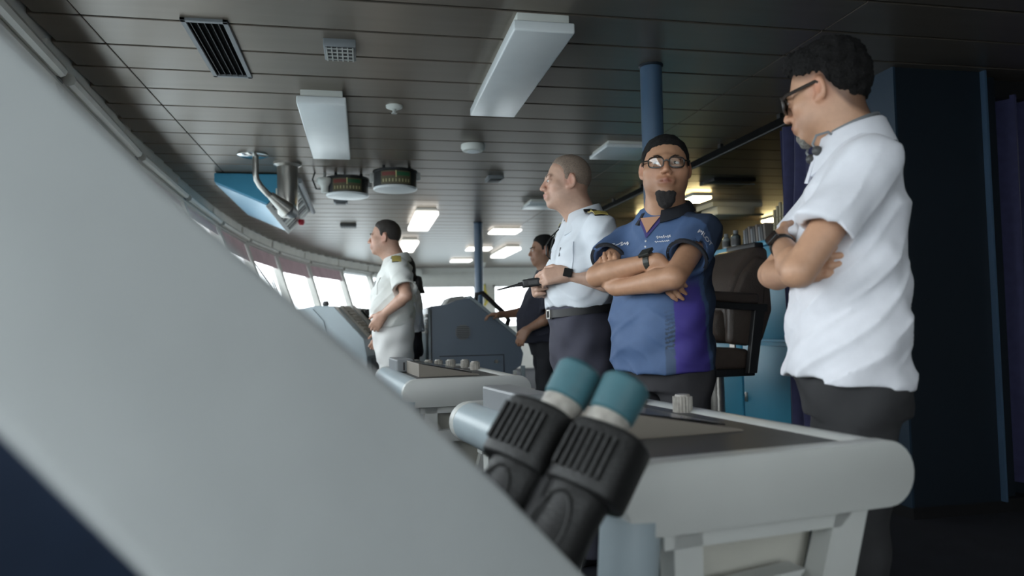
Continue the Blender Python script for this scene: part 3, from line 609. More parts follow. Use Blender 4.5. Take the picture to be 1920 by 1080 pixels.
for k in range(10): MB().prism([sl(.05 + k * .092, 6.32), sl(.12 + k * .092, 6.32), sl(.12 + k * .092, 6.52), sl(.05 + k * .092, 6.52)], T((.013, 0, .012)), T((.022, 0, .02))).build('key', mat('key_grey', (.25, .23, .19), .5), t)
MB().prism([sl(.0, 6.6), sl(1.0, 6.6), sl(1.0, 6.72), sl(.0, 6.72)], T((0, 0, 0)), T((.02, 0, .018))).build('divider', m_lgrey, t)
for y_ in (6.9, 7.4): MB().prism([sl(.1, y_), sl(.95, y_), sl(.95, y_ + .35), sl(.1, y_ + .35)], T((0, 0, 0)), T((.012, 0, .011))).build('screen', m_blackg, t)
for y_, u_ in ((6.85, .55), (6.95, .75), (7.15, .35), (7.25, .6)):
    MB().tube([sl(u_, y_), sl(u_, y_, .06), sl(u_ + .1, y_, .09)], .022, 10).build('lever', m_black, t, smooth=True)
MB().tube([sl(.25, 6.8, .06), sl(.95, 6.8, .06)], .022, 10).build('hand_bar', m_black, t, smooth=True); MB().tube([sl(.95, 6.45, .05), sl(.95, 6.8, .06)], .035, 12).build('handset', m_black, t, smooth=True)
MB().lathe([(.02, 0), (.03, .02), (.02, .045)], 12, Matrix.Translation(q4(-.36, 1.222, 6.3))).build('joystick', m_dgrey, t, smooth=True)
MB().tube([q4(-.25, 1.22, 7.6), q4(-.25, 1.32, 7.6), q4(-.22, 1.38, 7.6)], .012, 8).build('microphone_neck', m_black, t)
box('lower_door', (.425, -.6, .1), (.432, .2, .78), m_mgrey, t)

# ------------------------------------------------------------------ people: smooth implicit surfaces turned into meshes
def unit(v): v = np.asarray(v, float); return v / (np.linalg.norm(v) + 1e-9)
class Field:
    def __init__(s, lo, hi, h):
        s.h = h; s.lo = np.array(lo, float); n = np.ceil((np.array(hi) - s.lo) / h).astype(int) + 1
        s.ax = [(s.lo[i] + h * np.arange(n[i])).astype(np.float32) for i in range(3)]; s.d = np.full(n, .1, np.float32)
    def like(s): f = Field.__new__(Field); f.h, f.lo, f.ax = s.h, s.lo, s.ax; f.d = np.full(s.d.shape, .1, np.float32); return f
    def reg(s, lo, hi):
        sl = []
        for i in range(3):
            a = int(np.floor((lo[i] - s.lo[i]) / s.h)); b = int(np.ceil((hi[i] - s.lo[i]) / s.h)) + 1
            a = max(a, 0); b = min(b, s.d.shape[i])
            if b <= a: return None, None
            sl.append(slice(a, b))
        return tuple(sl), (s.ax[0][sl[0]][:, None, None], s.ax[1][sl[1]][None, :, None], s.ax[2][sl[2]][None, None, :])
    def op(s, fn, lo, hi, k, sub=False):
        m = k + 4 * s.h; sl, P = s.reg(np.array(lo) - m, np.array(hi) + m)
        if sl is None: return s
        v = fn(*P); a = s.d[sl]
        if sub: v = -v; h = np.clip(.5 - .5 * (a - v) / k, 0, 1); s.d[sl] = a * (1 - h) + v * h + k * h * (1 - h)
        else: h = np.clip(.5 + .5 * (a - v) / k, 0, 1); s.d[sl] = a * (1 - h) + v * h - k * h * (1 - h)
        return s
    def cone(s, a, b, ra, rb, k=.015, sub=False):
        a = np.asarray(a, float); b = np.asarray(b, float); ab = b - a; L2 = ab @ ab + 1e-12; r = max(ra, rb)
        def fn(X, Y, Z):
            x, y, z = X - a[0], Y - a[1], Z - a[2]
            t = np.clip((x * ab[0] + y * ab[1] + z * ab[2]) / L2, 0, 1)
            return np.sqrt((x - ab[0] * t) ** 2 + (y - ab[1] * t) ** 2 + (z - ab[2] * t) ** 2) - (ra + (rb - ra) * t)
        return s.op(fn, np.minimum(a, b) - r, np.maximum(a, b) + r, k, sub)
    def ell(s, c, r, Rm=None, k=.015, sub=False, fnx=None):
        c = np.asarray(c, float); r = np.asarray(r, float); Rm = np.eye(3) if Rm is None else Rm
        def fn(X, Y, Z):
            x, y, z = X - c[0], Y - c[1], Z - c[2]
            q = [Rm[0, i] * x + Rm[1, i] * y + Rm[2, i] * z for i in range(3)]
            k0 = np.sqrt(sum((q[i] / r[i]) ** 2 for i in range(3))); k1 = np.sqrt(sum((q[i] / r[i] ** 2) ** 2 for i in range(3)))
            v = k0 * (k0 - 1) / (k1 + 1e-6)
            return v if fnx is None else np.maximum(v, fnx(*q))
        m = np.abs(Rm) @ r
        return s.op(fn, c - m, c + m, k, sub)
    def loft(s, T_, k=.02, rot=0, ex=2.3, top=None, bot=None):
        T_ = sorted(T_); zz = [t[0] for t in T_]
        def fn(X, Y, Z):
            a = np.interp(Z, zz, [t[1] for t in T_]); b = np.interp(Z, zz, [t[2] for t in T_]); yo = np.interp(Z, zz, [t[3] for t in T_]); xo = np.interp(Z, zz, [t[4] if len(t) > 4 else 0 for t in T_])
            x = np.abs(X - xo); y = np.abs(Y - yo)
            q = ((x / a) ** ex + (y / b) ** ex) ** (1 / ex); dd = (q - 1) * np.minimum(a, b) * .95
            return np.maximum(dd, np.maximum(Z - zz[-1], zz[0] - Z))
        A = max(t[1] for t in T_) + .03; B = max(t[2] + abs(t[3]) for t in T_) + .03
        return s.op(fn, (-A, -B, zz[0]), (A, B, zz[-1]), k)
    def merge(s, o, k=.005):
        a, v = s.d, o.d; h = np.clip(.5 + .5 * (a - v) / k, 0, 1); s.d = a * (1 - h) + v * h - k * h * (1 - h); return s
    def noise(s, fn):
        s.d += fn(s.ax[0][:, None, None], s.ax[1][None, :, None], s.ax[2][None, None, :]).astype(np.float32) * (np.abs(s.d) < .03); return s
    def mesh(s):
        d = s.d; d[0] = d[-1] = .05; d[:, 0] = d[:, -1] = .05; d[:, :, 0] = d[:, :, -1] = .05
        neg = d < 0; nx, ny, nz = d.shape
        c = np.zeros((nx - 1, ny - 1, nz - 1), np.int8)
        for i in (0, 1):
            for j in (0, 1):
                for k in (0, 1): c += neg[i:nx - 1 + i, j:ny - 1 + j, k:nz - 1 + k]
        I = np.argwhere((c > 0) & (c < 8)); idx = np.full(c.shape, -1, np.int32); idx[I[:, 0], I[:, 1], I[:, 2]] = np.arange(len(I))
        acc = np.zeros((len(I), 3)); cnt = np.zeros(len(I))
        cor = [(i, j, k) for i in (0, 1) for j in (0, 1) for k in (0, 1)]; D = {q: d[I[:, 0] + q[0], I[:, 1] + q[1], I[:, 2] + q[2]] for q in cor}
        for p in cor:
            for ax in range(3):
                if p[ax]: continue
                q = list(p); q[ax] = 1; q = tuple(q); a, b = D[p], D[q]; m = (a < 0) != (b < 0)
                t = np.where(m, a / np.where(m, a - b, 1), 0); e = np.repeat([np.array(p, float)], len(I), 0); e[:, ax] = t
                acc[m] += e[m]; cnt[m] += 1
        V = s.lo + (I + acc / np.maximum(cnt, 1)[:, None]) * s.h
        Fs = []
        for ax in range(3):
            o1, o2 = [(1, 2), (2, 0), (0, 1)][ax]
            sa = [slice(None)] * 3; sb = [slice(None)] * 3; sa[ax] = slice(0, -1); sb[ax] = slice(1, None)
            ch = neg[tuple(sa)] != neg[tuple(sb)]; E_ = np.argwhere(ch); E_ = E_[(E_[:, o1] > 0) & (E_[:, o2] > 0) & (E_[:, o1] < d.shape[o1] - 1) & (E_[:, o2] < d.shape[o2] - 1)]
            def g(a, b): q = E_.copy(); q[:, o1] -= a; q[:, o2] -= b; return idx[q[:, 0], q[:, 1], q[:, 2]]
            quad = np.stack([g(1, 1), g(0, 1), g(0, 0), g(1, 0)], 1); inside = neg[E_[:, 0], E_[:, 1], E_[:, 2]]
            quad[~inside] = quad[~inside][:, ::-1]; Fs.append(quad)
        return V, np.concatenate(Fs)
def vmesh(name, V, Fq, ma, parent=None, col=None, smooth_it=2):
    if smooth_it:      # light Laplacian smoothing over the quad edges
        e = np.concatenate([Fq[:, [0, 1]], Fq[:, [1, 2]], Fq[:, [2, 3]], Fq[:, [3, 0]]]); e = np.concatenate([e, e[:, ::-1]]); n = np.bincount(e[:, 0], minlength=len(V))
        for _ in range(smooth_it):
            A = np.stack([np.bincount(e[:, 0], V[e[:, 1], i], len(V)) for i in range(3)], 1) / np.maximum(n, 1)[:, None]; V = V * .5 + A * .5
    me = bpy.data.meshes.new(name); me.vertices.add(len(V)); me.vertices.foreach_set('co', V.astype(np.float32).ravel())
    me.loops.add(Fq.size); me.loops.foreach_set('vertex_index', Fq.astype(np.int32).ravel())
    me.polygons.add(len(Fq)); me.polygons.foreach_set('loop_start', np.arange(0, Fq.size, 4, dtype=np.int32)); me.polygons.foreach_set('use_smooth', np.ones(len(Fq), bool))
    me.update(calc_edges=True); me.validate()
    if col is not None:
        c = np.ones((len(V), 4), np.float32); c[:, :3] = col(V); a = me.color_attributes.new('Col', 'FLOAT_COLOR', 'POINT'); a.data.foreach_set('color', c.ravel())
    return link(name, me, ma, parent)
def swave(P, dirs, seed=0):
    v = 0
    for i, (dx, dy, dz, am) in enumerate(dirs): v = v + am * np.sin(P[0] * dx + P[1] * dy + P[2] * dz + 1.7 * i + seed)
    return v
def rotm(az, pitch=0, roll=0):
    """head axes (columns: right, forward, up) in the person's frame; az: turn to the right, pitch: up"""
    a, p, r = R(az), R(pitch), R(roll)
    f = np.array([math.sin(a) * math.cos(p), math.cos(a) * math.cos(p), math.sin(p)]); r_ = np.array([math.cos(a), -math.sin(a), 0]); u = np.cross(r_, f)
    r2 = r_ * math.cos(r) + u * math.sin(r); u2 = u * math.cos(r) - r_ * math.sin(r)
    return np.stack([r2, f, u2], 1)
def hand(F, W, d, n, thumb, s=1, curl=(20, 30, 25), spread=1.0, tcurl=.3, fk=.006):
    """W wrist, d along the hand, n the way the palm faces, thumb: +1/-1 side of d x n"""
    W = np.asarray(W, float); d = unit(d); n = np.asarray(n, float); n = unit(n - d * (n @ d)); t = np.cross(d, n) * thumb
    kn = []
    for i, o in enumerate((.031, .011, -.010, -.029)):
        K = W + d * (.088 - .004 * abs(i - 1)) * s + t * o * s * spread; kn.append(K)
        F.cone(W + d * .012 + t * o * .55 * s, K, .019 * s, .0125 * s, .02)
    for i, (K, L) in enumerate(zip(kn, (.070, .078, .073, .057))):
        c = curl if not isinstance(curl[0], (tuple, list)) else curl[i]; ang = 0; p = K; r = .0098 - (.0012 if i == 3 else 0)
        for j, (fr, r1) in enumerate(((.44, .0086), (.31, .0078), (.25, .0066))):
            ang += R(c[j]); q = p + (d * math.cos(ang) + n * math.sin(ang)) * L * fr * s
            F.cone(p, q, r * s, r1 * s, fk); p = q; r = r1
    b = W + d * .022 * s + t * .026 * s; m = b + (d * .62 + t * .62 + n * tcurl) * .048 * s; e = m + (d * .85 + t * .2 + n * (tcurl + .2)) * .036 * s
    F.cone(W + d * .01 + t * .01, b, .02 * s, .017 * s, .015); F.cone(b, m, .0155 * s, .011 * s, .012); F.cone(m, e, .0105 * s, .0085 * s, .006)
_hand = hand
def hand(F, W, d, n, thumb, s=1, curl=None, **kw):
    key = tuple(np.round(W, 3)); return _hand(F, W, d, n, thumb, s=s, curl=CURL.get(key, (20, 30, 25)), **kw)
CURL = {(-.125, .115, 1.258): (35, 50, 35), (.10, .17, 1.200): (40, 50, 35), (-.095, .152, 1.16): (22, 34, 25), (-.005, .16, 1.245): (10, 20, 15), (.045, .205, 1.165): (0, 10, 10), (-.105, .185, 1.255): (8, 14, 10)}
def arm(F, S, E_, W, s=1, thick=1):
    S, E_, W = map(np.asarray, (S, E_, W)); S = S + np.array([-.02 * np.sign(S[0]), 0, -.018])
    F.cone(S, E_, .046 * s * thick, .039 * s * thick, .01); m = E_ + (W - E_) * .28
    F.cone(E_, m, .038 * s * thick, .041 * s * thick, .010); F.cone(m, W, .041 * s * thick, .027 * s, .010)
def head_sdf(F, O, H, s=1, wide=1.0, neck_to=None, nr=.058, chub=0):
    O = np.asarray(O, float)
    def P(x, y, z): return O + H @ (np.array([x * wide, y, z]) * s)
    def E(c, r, k=.02, sub=False): F.ell(P(*c), np.array([r[0] * wide, r[1], r[2]]) * s, H, k, sub)
    E((0, -.012, .035), (.076, .096, .088)); E((0, .030, -.030), (.062 + chub, .062, .082), .03); E((0, .012, -.055), (.058 + chub, .055, .055), .03)
    E((0, .072, -.096), (.024, .020, .018), .025)
    for q in (-1, 1):
        E((q * .040, .055, -.018), (.024 + chub, .024, .022), .02); E((q * .030, .084, .024), (.024, .010, .008), .014)
    E((0, .088, .022), (.012, .008, .012), .014)
    F.cone(P(0, .092, .012), P(0, .112, -.026), .0075 * s, .0115 * s, .010)
    for q in (-1, 1): E((q * .0125, .101, -.031), (.009, .010, .008), .006)
    for q in (-1, 1): E((q * .032, .100, .004), (.017, .016, .0095), .008, True)
    for q in (-1, 1):
        E((q * .032, .0785, .003), (.0165, .0135, .013), .004)
        F.cone(P(q * .018, .090, .0085), P(q * .044, .085, .0085), .0042 * s, .004 * s, .005); E((q * .032, .088, -.008), (.015, .0045, .004), .006)
    E((0, .090, -.062), (.030, .012, .020), .015)
    F.cone(P(-.018, .094, -.0585), P(0, .1015, -.0555), .004 * s, .0055 * s, .006); F.cone(P(.018, .094, -.0585), P(0, .1015, -.0555), .004 * s, .0055 * s, .006)
    F.cone(P(-.016, .093, -.0685), P(.016, .093, -.0685), .0045 * s, .0045 * s, .006); E((0, .0985, -.0685), (.012, .006, .0055), .006)
    F.cone(P(-.023, .098, -.0630), P(.023, .098, -.0630), .0014 * s, .0014 * s, .004, True)
    for q in (-1, 1):
        c = rotm(0, 0, 0); A = H @ rotm(q * -30, 0, 0); o = P(q * .080, -.010, -.002)
        F.ell(o, np.array([.0085, .018, .032]) * s, A, .007); F.ell(o + A @ np.array([q * .0085, .001, .003]) * s, np.array([.0065, .0105, .021]) * s, A, .002, True)
        F.ell(P(q * .072, .004, -.026), np.array([.007, .009, .010]) * s, H, .008)
    if neck_to is not None:
        nt_ = np.asarray(neck_to, float); F.cone(P(0, -.022, -.03), nt_, nr * s, nr * 1.12 * s, .03); F.cone(P(0, .02, -.07), nt_ + np.array([0, .025, 0]), nr * .75 * s, nr * .9 * s, .03)
def hair_sdf(F, O, H, s, wide, th, line, top=0, amp=.004, seed=0, fr=190, extra=(), taper=.035):
    O = np.asarray(O, float); yy = [l[0] for l in line]; zz = [l[1] for l in line]; C = O + H @ (np.array([0, -.012, .035]) * s); r = np.array([.0765 * wide, .0965, .0885]) * s
    def fn(X, Y, Z):
        x, y, z = X - C[0], Y - C[1], Z - C[2]; q = [H[0, i] * x + H[1, i] * y + H[2, i] * z for i in range(3)]
        k0 = np.sqrt(sum((q[i] / r[i]) ** 2 for i in range(3))); k1 = np.sqrt(sum((q[i] / r[i] ** 2) ** 2 for i in range(3))); v = k0 * (k0 - 1) / (k1 + 1e-6)
        inn = .0025 * np.sin(q[0] * 260 + 5 * np.sin(q[1] * 120)) + .002 * np.sin(q[1] * 330) + (q[2] / s + .035) - np.interp(q[1] / s - .012, yy, zz); ra = np.clip(inn / taper, 0, 1) ** .6; up = np.clip(q[2] / r[2], 0, 1)
        return np.where(inn > 0, v - (th + top * up) * s * ra - .0005, np.maximum(v, 0) + .022)
    F.op(fn, C - r.max() - .03, C + r.max() + .03, .001)
    for c, r in extra: F.ell(O + H @ (np.array(c) * s), np.array(r) * s, H, .02)
    def nz(X, Y, Z):
        return amp * (np.sin(X * fr + 3 * np.sin(Z * 40 + seed)) * .4 + np.sin(Y * fr * .9 + 2 * np.sin(X * 60)) * .4 + np.sin(Z * fr * .7 + 2.5 * np.sin(Y * 50 + 1)) * .4)
    F.noise(nz)
    return F.noise(lambda X, Y, Z: amp * .28 * (np.sin(X * 520 + 4 * np.sin(Z * 90)) + np.sin(Y * 480 + 4 * np.sin(X * 110 + Z * 60)) + np.sin(Z * 450 + 3 * np.sin(Y * 100))))
LINE = [(-.12, -.070), (-.085, -.072), (-.06, -.06), (-.035, -.035), (-.022, .028), (.0, .030), (.006, -.010), (.022, -.008), (.027, .035), (.045, .060), (.07, .078), (.12, .082)]
def simple_ball(nm, c, r, ma, parent, n=10):
    m = MB(); bmesh.ops.create_uvsphere(m.bm, u_segments=n + 4, v_segments=n, radius=r)
    for v in m.bm.verts: v.co = v.co + T(c)
    return m.build(nm, ma, parent, smooth=True)
m_eye = mat('eye_white', (.62, .60, .57), .25); m_iris = mat('iris_dark', (.02, .012, .008), .15)
def eyes(t, O, H, s, wide, look=(0, 0)):
    for q in (-1, 1):
        c = np.asarray(O) + H @ (np.array([q * .032 * wide, .0835, .0025]) * s); g = H @ unit([math.sin(R(look[0])), math.cos(R(look[0])), math.sin(R(look[1]))])
        m = MB(); bmesh.ops.create_uvsphere(m.bm, u_segments=16, v_segments=12, radius=1.0)
        for v in m.bm.verts: v.co = T(c + H @ (np.array([v.co.x * .0138, v.co.y * .0112, v.co.z * .0068]) * s))
        e = m.build('eye', m_eye, t, smooth=True); m = MB(); bmesh.ops.create_uvsphere(m.bm, u_segments=12, v_segments=8, radius=1.0)
        gx = math.sin(R(look[0])) * .009
        for v in m.bm.verts: v.co = T(c + H @ (np.array([gx + v.co.x * .0056, .0092 - abs(gx) * .35 + v.co.y * .003, v.co.z * .0058 + look[1] * .00012]) * s))
        m.build('iris', m_iris, e, smooth=True)
def brows(t, O, H, s, wide, ma, th=.0035):
    for q in (-1, 1):
        pts = [np.asarray(O) + H @ (np.array([q * x * wide, y, z]) * s) for x, y, z in ((.014, .0945, .022), (.028, .0965, .028), (.042, .0895, .027), (.050, .081, .022))]
        MB().tube([T(p) for p in pts], [th, th * 1.2, th, th * .4], 8).build('eyebrow', ma, t, smooth=True)
def collar(t, nc, rn, z0, ma, gap=28, hgt=.035, fall=.045, out=.032, tilt=.25, rx=1.05, tip=.035, turn=0):
    """stand-and-fall shirt collar round the neck centre nc (x, y)"""
    m = MB(); n = 40; rings = []
    for i in range(n + 1):
        th = R(gap + (360 - 2 * gap) * i / n + turn); fr = .5 + .5 * math.cos(th - R(turn)); f2 = max(0, (fr - .62) / .38)
        dx, dy = math.sin(th), math.cos(th); zb = z0 - tilt * rn * 2 * fr
        def pt(r, z): return T((nc[0] + dx * r * rx, nc[1] + dy * r, z))
        rings.append([m.bm.verts.new(p) for p in (pt(rn, zb), pt(rn + .001, zb + hgt * .9), pt(rn + .008, zb + hgt), pt(rn + .015, zb + hgt * .85), pt(rn + out + f2 * .012, zb + hgt - fall - f2 * tip), pt(rn + out - .008 + f2 * .012, zb + hgt - fall - f2 * tip - .002), pt(rn + .009, zb + hgt * .7), pt(rn + .006, zb - .01))])
    for a, b in zip(rings, rings[1:]):
        for k in range(8): m.bm.faces.new((a[k], a[(k + 1) % 8], b[(k + 1) % 8], b[k]))
    m.bm.faces.new(rings[0][::-1]); m.bm.faces.new(rings[-1])
    return m.build('collar', ma, t, .0, smooth=True)
def skin_mat(nm, c): return mat('skin_' + nm, c, .48, var=.05, scale=60, attr='Col', bump=.08, bscale=350)
def person(p):
    """p: all measures in the person's own frame (x right, y forward, z up from the feet)"""
    az = R(p['az']); t = None
    h = p.get('h', .005); s = p.get('s', 1); O = np.array(p['head']); H = rotm(*p['hrot']); wide = p.get('wide', 1); nb = np.array(p['neck'])
    pts = np.array([q for a in p['arms'] for q in a[:3]])
    lo = np.minimum(pts.min(0) - .2, (-.30, -.22, .95)); hi = np.maximum(pts.max(0) + .2, (.30, .25, O[2] + .16)); lo[2] = min(p['zcore'], pts[:, 2].min() - .14)
    lo[:2] = np.maximum(lo[:2], (-.5, -.32)); hi[:2] = np.minimum(hi[:2], (.5, .55))
    F = Field(lo, hi, h)
    F.loft([(z, a - .03, b - .03, y) for z, a, b, y in p['torso'] if z > p['zcore']], .02)
    head_sdf(F, O, H, s, wide, nb, p.get('nr', .058), p.get('chub', 0))
    AF = []
    for a in p['arms']:
        G = F.like(); arm(G, a[0], a[1], a[2], s, p.get('armt', 1)); hand(G, *a[3], s=s * p.get('hs', 1)); AF.append(G)
    for G in AF: F.merge(G, .004)
    V, Q = F.mesh(); base = np.array(p['skin'])
    def col(V):
        L = (V - O) @ H / s; c = np.tile(base, (len(V), 1))
        def mixc(m, k): m = np.clip(m, 0, 1)[:, None]; c[:] = c * (1 - m) + c * np.array(k) * m
        g = lambda cx, cy, cz, r: np.exp(-(((L[:, 0] - cx) / r[0]) ** 2 + ((L[:, 1] - cy) / r[1]) ** 2 + ((L[:, 2] - cz) / r[2]) ** 2))
        mixc(g(0, .10, -.063, (.023, .02, .0105)) * 1.2, (.72, .44, .46)); mixc(g(0, .10, -.0632, (.022, .02, .0022)) * .6, (.6, .5, .5)); mixc(g(0, .11, -.02, (.02, .03, .03)) * .5, (1.05, .80, .76))
        for q in (-1, 1): mixc(g(q * .075, -.005, 0, (.02, .03, .04)) * .7, (1.05, .70, .66)); mixc(g(q * .045, .08, -.03, (.03, .03, .03)) * .4, (1.04, .82, .80)); mixc(g(q * .032, .09, .004, (.022, .02, .014)) * .5, (.78, .68, .64))
        if 'stub' in p: mixc((np.clip((-.035 - L[:, 2]) / .03, 0, 1) * np.clip((L[:, 1] - .01) / .03, 0, 1)) * np.clip((L[:, 2] + .125) / .02, 0, 1) * .8, p['stub'])
        if 'fade' in p: mixc(np.clip((L[:, 2] - np.interp(L[:, 1], [l[0] for l in p['line']], [l[1] for l in p['line']]) + .022) / .02, 0, 1) * (np.abs(L[:, 0]) < .1) * (L[:, 2] > -.1) * (L[:, 2] < .2), p['fade'])
        return np.clip(c, 0, 1)
    t = vmesh('person', V, Q, skin_mat(p['id'], p['skin']), None, col, 2); tag(t, p['label'], 'person')
    # clothing -------------------------------------------------
    sh = p['shirt']; hs_ = p.get('hsh', h * 1.3); T_ = p['torso']
    lo2 = np.array([-.48, -.34, T_[0][0] - .03]); hi2 = np.array([.48, .42, nb[2] + .08]); G = Field(lo2, hi2, hs_)
    G.loft(T_, .02)
    for a in p['arms']:
        S, E_ = np.array(a[0]), np.array(a[1]); u = sh['sleeve']; e = S + (E_ - S) * u
        S = S + np.array([-.014 * np.sign(S[0]), 0, -.012]); G.cone(np.array([S[0] * .30, nb[1] - .005, nb[2] - .052]), S, .052, .062, .04)
        A = Field(lo2, hi2, hs_); A.cone(S, e + (E_ - S) * .15, .066, sh.get('cuff', .074), .02)
        d = unit(E_ - S)
        X, Y, Z = A.ax[0][:, None, None], A.ax[1][None, :, None], A.ax[2][None, None, :]; pl = (X - e[0]) * d[0] + (Y - e[1]) * d[1] + (Z - e[2]) * d[2]
        A.d = np.maximum(A.d, pl.astype(np.float32)); G.merge(A, .03)
        G.cone(e - d * .015, E_, sh.get('hole', .062), sh.get('hole', .062), .004, True)
    G.cone(nb + np.array([0, .004, -.02]), O, .066 * s, .075 * s, .01, True)
    amp = sh.get('amp', .0035)
    if 'hem' in sh: G.d = np.maximum(G.d, (sh['hem'][0] + sh['hem'][1] * G.ax[1][None, :, None] - G.ax[2][None, None, :]).astype(np.float32))
    if 'slit' in sh: a_, b_ = sh['slit']; G.cone(a_, b_, .016, .003, .002, True)
    G.noise(lambda X, Y, Z: amp * swave((X, Y, Z), [(18, 10, 44, .8), (-26, 16, 30, .8), (34, 24, 14, .6), (6, 40, 60, .4), (60, -30, 26, .3)], sh.get('seed', 0)))
    def folds(X, Y, Z):
        w1 = .8 * np.sin(X * 9 + Z * 7 + sh.get('seed', 0)) + .6 * np.sin(Y * 13 - Z * 5); w2 = np.clip(.5 + .8 * np.sin(X * 11 - Y * 9 + Z * 8 + 2 + sh.get('seed', 0)), 0, 1)
        f1 = 1 - np.abs(np.sin(X * 16 + Y * 22 + Z * 30 + 1.6 * w1)); f2 = 1 - np.abs(np.sin(-X * 20 + Y * 18 + Z * 34 + 1.8 * w1 + 1))
        return -amp * 1.3 * (f1 ** 3 * w2 + f2 ** 3 * (1 - w2))
    G.noise(folds)
    V, Q = G.mesh()
    so = vmesh('shirt', V, Q, sh['mat'], t, sh.get('col'), 2)
    p['_G'] = G
    # trousers
    tr = p['trousers']; zt = tr['top']; L_ = Field((-.26, -.22, .03), (.26, .24, zt + .02), h * 2)
    hip = (0, T_[0][1] - .028, T_[0][2] - .026, T_[0][3]) if 'hip' not in tr else (0, *tr['hip'])
    L_.loft([(.80, .165, .125, -.005), (.88, .178, .135, 0), (zt - .06, hip[1], hip[2], hip[3]), (zt, hip[1] - .003, hip[2] - .003, hip[3])], .03)
    for q, fy in ((-1, .03), (1, -.03)):
        L_.cone((q * .088, 0, .86), (q * .10, fy * .6 + .01, .48), .096, .074, .03); L_.cone((q * .10, fy * .6 + .01, .48), (q * .105, fy, .05), .074, .066, .03)
    L_.noise(lambda X, Y, Z: .004 * swave((X, Y, Z), [(20, 30, 34, .8), (-30, 10, 50, .6), (10, 60, 20, .4)]))
    V, Q = L_.mesh(); vmesh('trousers', V, Q, tr['mat'], t, None, 2)
    for q, fy in ((-1, .03), (1, -.03)):
        S_ = Field((q * .105 - .07, fy - .13, -.005), (q * .105 + .07, fy + .22, .13), .009); S_.cone((q * .105, fy - .05, .042), (q * .12, fy + .13, .034), .045, .038, .02); S_.cone((q * .105, fy - .01, .05), (q * .105, fy, .10), .045, .05, .02)
        S_.d = np.maximum(S_.d, -S_.ax[2][None, None, :] + .001); V, Q = S_.mesh(); vmesh('shoe', V, Q, m_black, t, None, 1)
    # hair, eyes
    hr = p['hair']; Fh = Field(O - .20, O + .20, p.get('hh', .0045)); hair_sdf(Fh, O, H, s, wide, hr['th'], p['line'], hr.get('top', 0), hr.get('amp', .002), 1, hr.get('fr', 190), hr.get('extra', ()))
    V, Q = Fh.mesh(); vmesh('hair', V, Q, hr['mat'], t, None, 1)
    if 'beard' in p:
        b = p['beard']; Fb = Field(O - .18, O + .18, p.get('hh', .0045))
        for c, r in b['ell']: Fb.ell(O + H @ (np.array(c) * s), np.array(r) * s, H, .012)
        Fb.noise(lambda X, Y, Z: .0007 * (np.sin(X * 420) + np.sin(Z * 300 + X * 200) + np.sin(Y * 380))); V, Q = Fb.mesh(); vmesh('beard', V, Q, b['mat'], t, None, 1)
    eyes(t, O, H, s, wide, p.get('look', (0, 0))); brows(t, O, H, s, wide, hr['mat'], p.get('brow', .0035))
    p['t'] = t; p['O'] = O; p['H'] = H
    t.location = (*p['base'], 0); t.rotation_euler = (0, 0, -az)
    return t
def band(t, nm, W, E_, off, r, wdt, ma, face=None, fm=None, fdir=None, fs=(.017, .02)):
    """strap round a forearm, optional watch case facing fdir"""
    W, E_ = np.asarray(W, float), np.asarray(E_, float); d = unit(E_ - W); c = W + d * off
    o = MB().tube([T(c - d * wdt / 2), T(c + d * wdt / 2)], r, 20).build(nm, ma, t, .001, smooth=True)
    if face:
        f = unit(np.asarray(fdir) - d * (np.asarray(fdir) @ d)); sd = np.cross(d, f); m = MB(); cc = c + f * (r + .001)
        m.prism([T(cc + d * a * fs[0] + sd * b * fs[1]) for a, b in ((-1, -1), (1, -1), (1, 1), (-1, 1))], T(f * -.003), T(f * .009)); m.build(face, fm, o, .003, 2)
    return o
def head_pts(p, L): return [T(p['O'] + p['H'] @ (np.array(q) * p.get('s', 1))) for q in L]
def glasses(p, ma, lens, w_=.025, hh=.0165, cx=.033, y=.108, z=.003, fat=1):
    t = p['t']; wd = p.get('wide', 1); g = None
    fr = MB()
    for q in (-1, 1):
        rim = []
        for k in range(21):
            a = 2 * math.pi * k / 20; ca, sa = math.cos(a), math.sin(a)
            rim.append((q * cx * wd + w_ * math.copysign(abs(ca) ** .6, ca), y - .010 * abs((q * cx + w_ * ca) / .055) ** 2, z + hh * math.copysign(abs(sa) ** .6, sa)))
        fr.tube(head_pts(p, rim), .0024 * fat, 6)
    fr.tube(head_pts(p, [(-.010, y, z + .004), (0, y + .003, z + .007), (.010, y, z + .004)]), .0026, 6)
    for q in (-1, 1): fr.tube(head_pts(p, [(q * (cx * wd + w_), y - .012, z + .008), (q * (.077 * wd), y - .03, z + .009), (q * .0795 * wd, .0, z + .014), (q * .078 * wd, -.02, z + .004)]), .003 * fat, 6)
    g = fr.build('glasses', ma, t, smooth=True)
    for q in (-1, 1):
        pts = []
        for k in range(20):
            a = 2 * math.pi * k / 20; ca, sa = math.cos(a), math.sin(a); pts.append((q * cx * wd + w_ * math.copysign(abs(ca) ** .6, ca), y - .010 * abs((q * cx + w_ * ca) / .055) ** 2, z + hh * math.copysign(abs(sa) ** .6, sa)))
        P_ = head_pts(p, pts); m = MB(); m.bm.faces.new([m.bm.verts.new(v) for v in P_]); m.build('lens', lens, g)
    return g

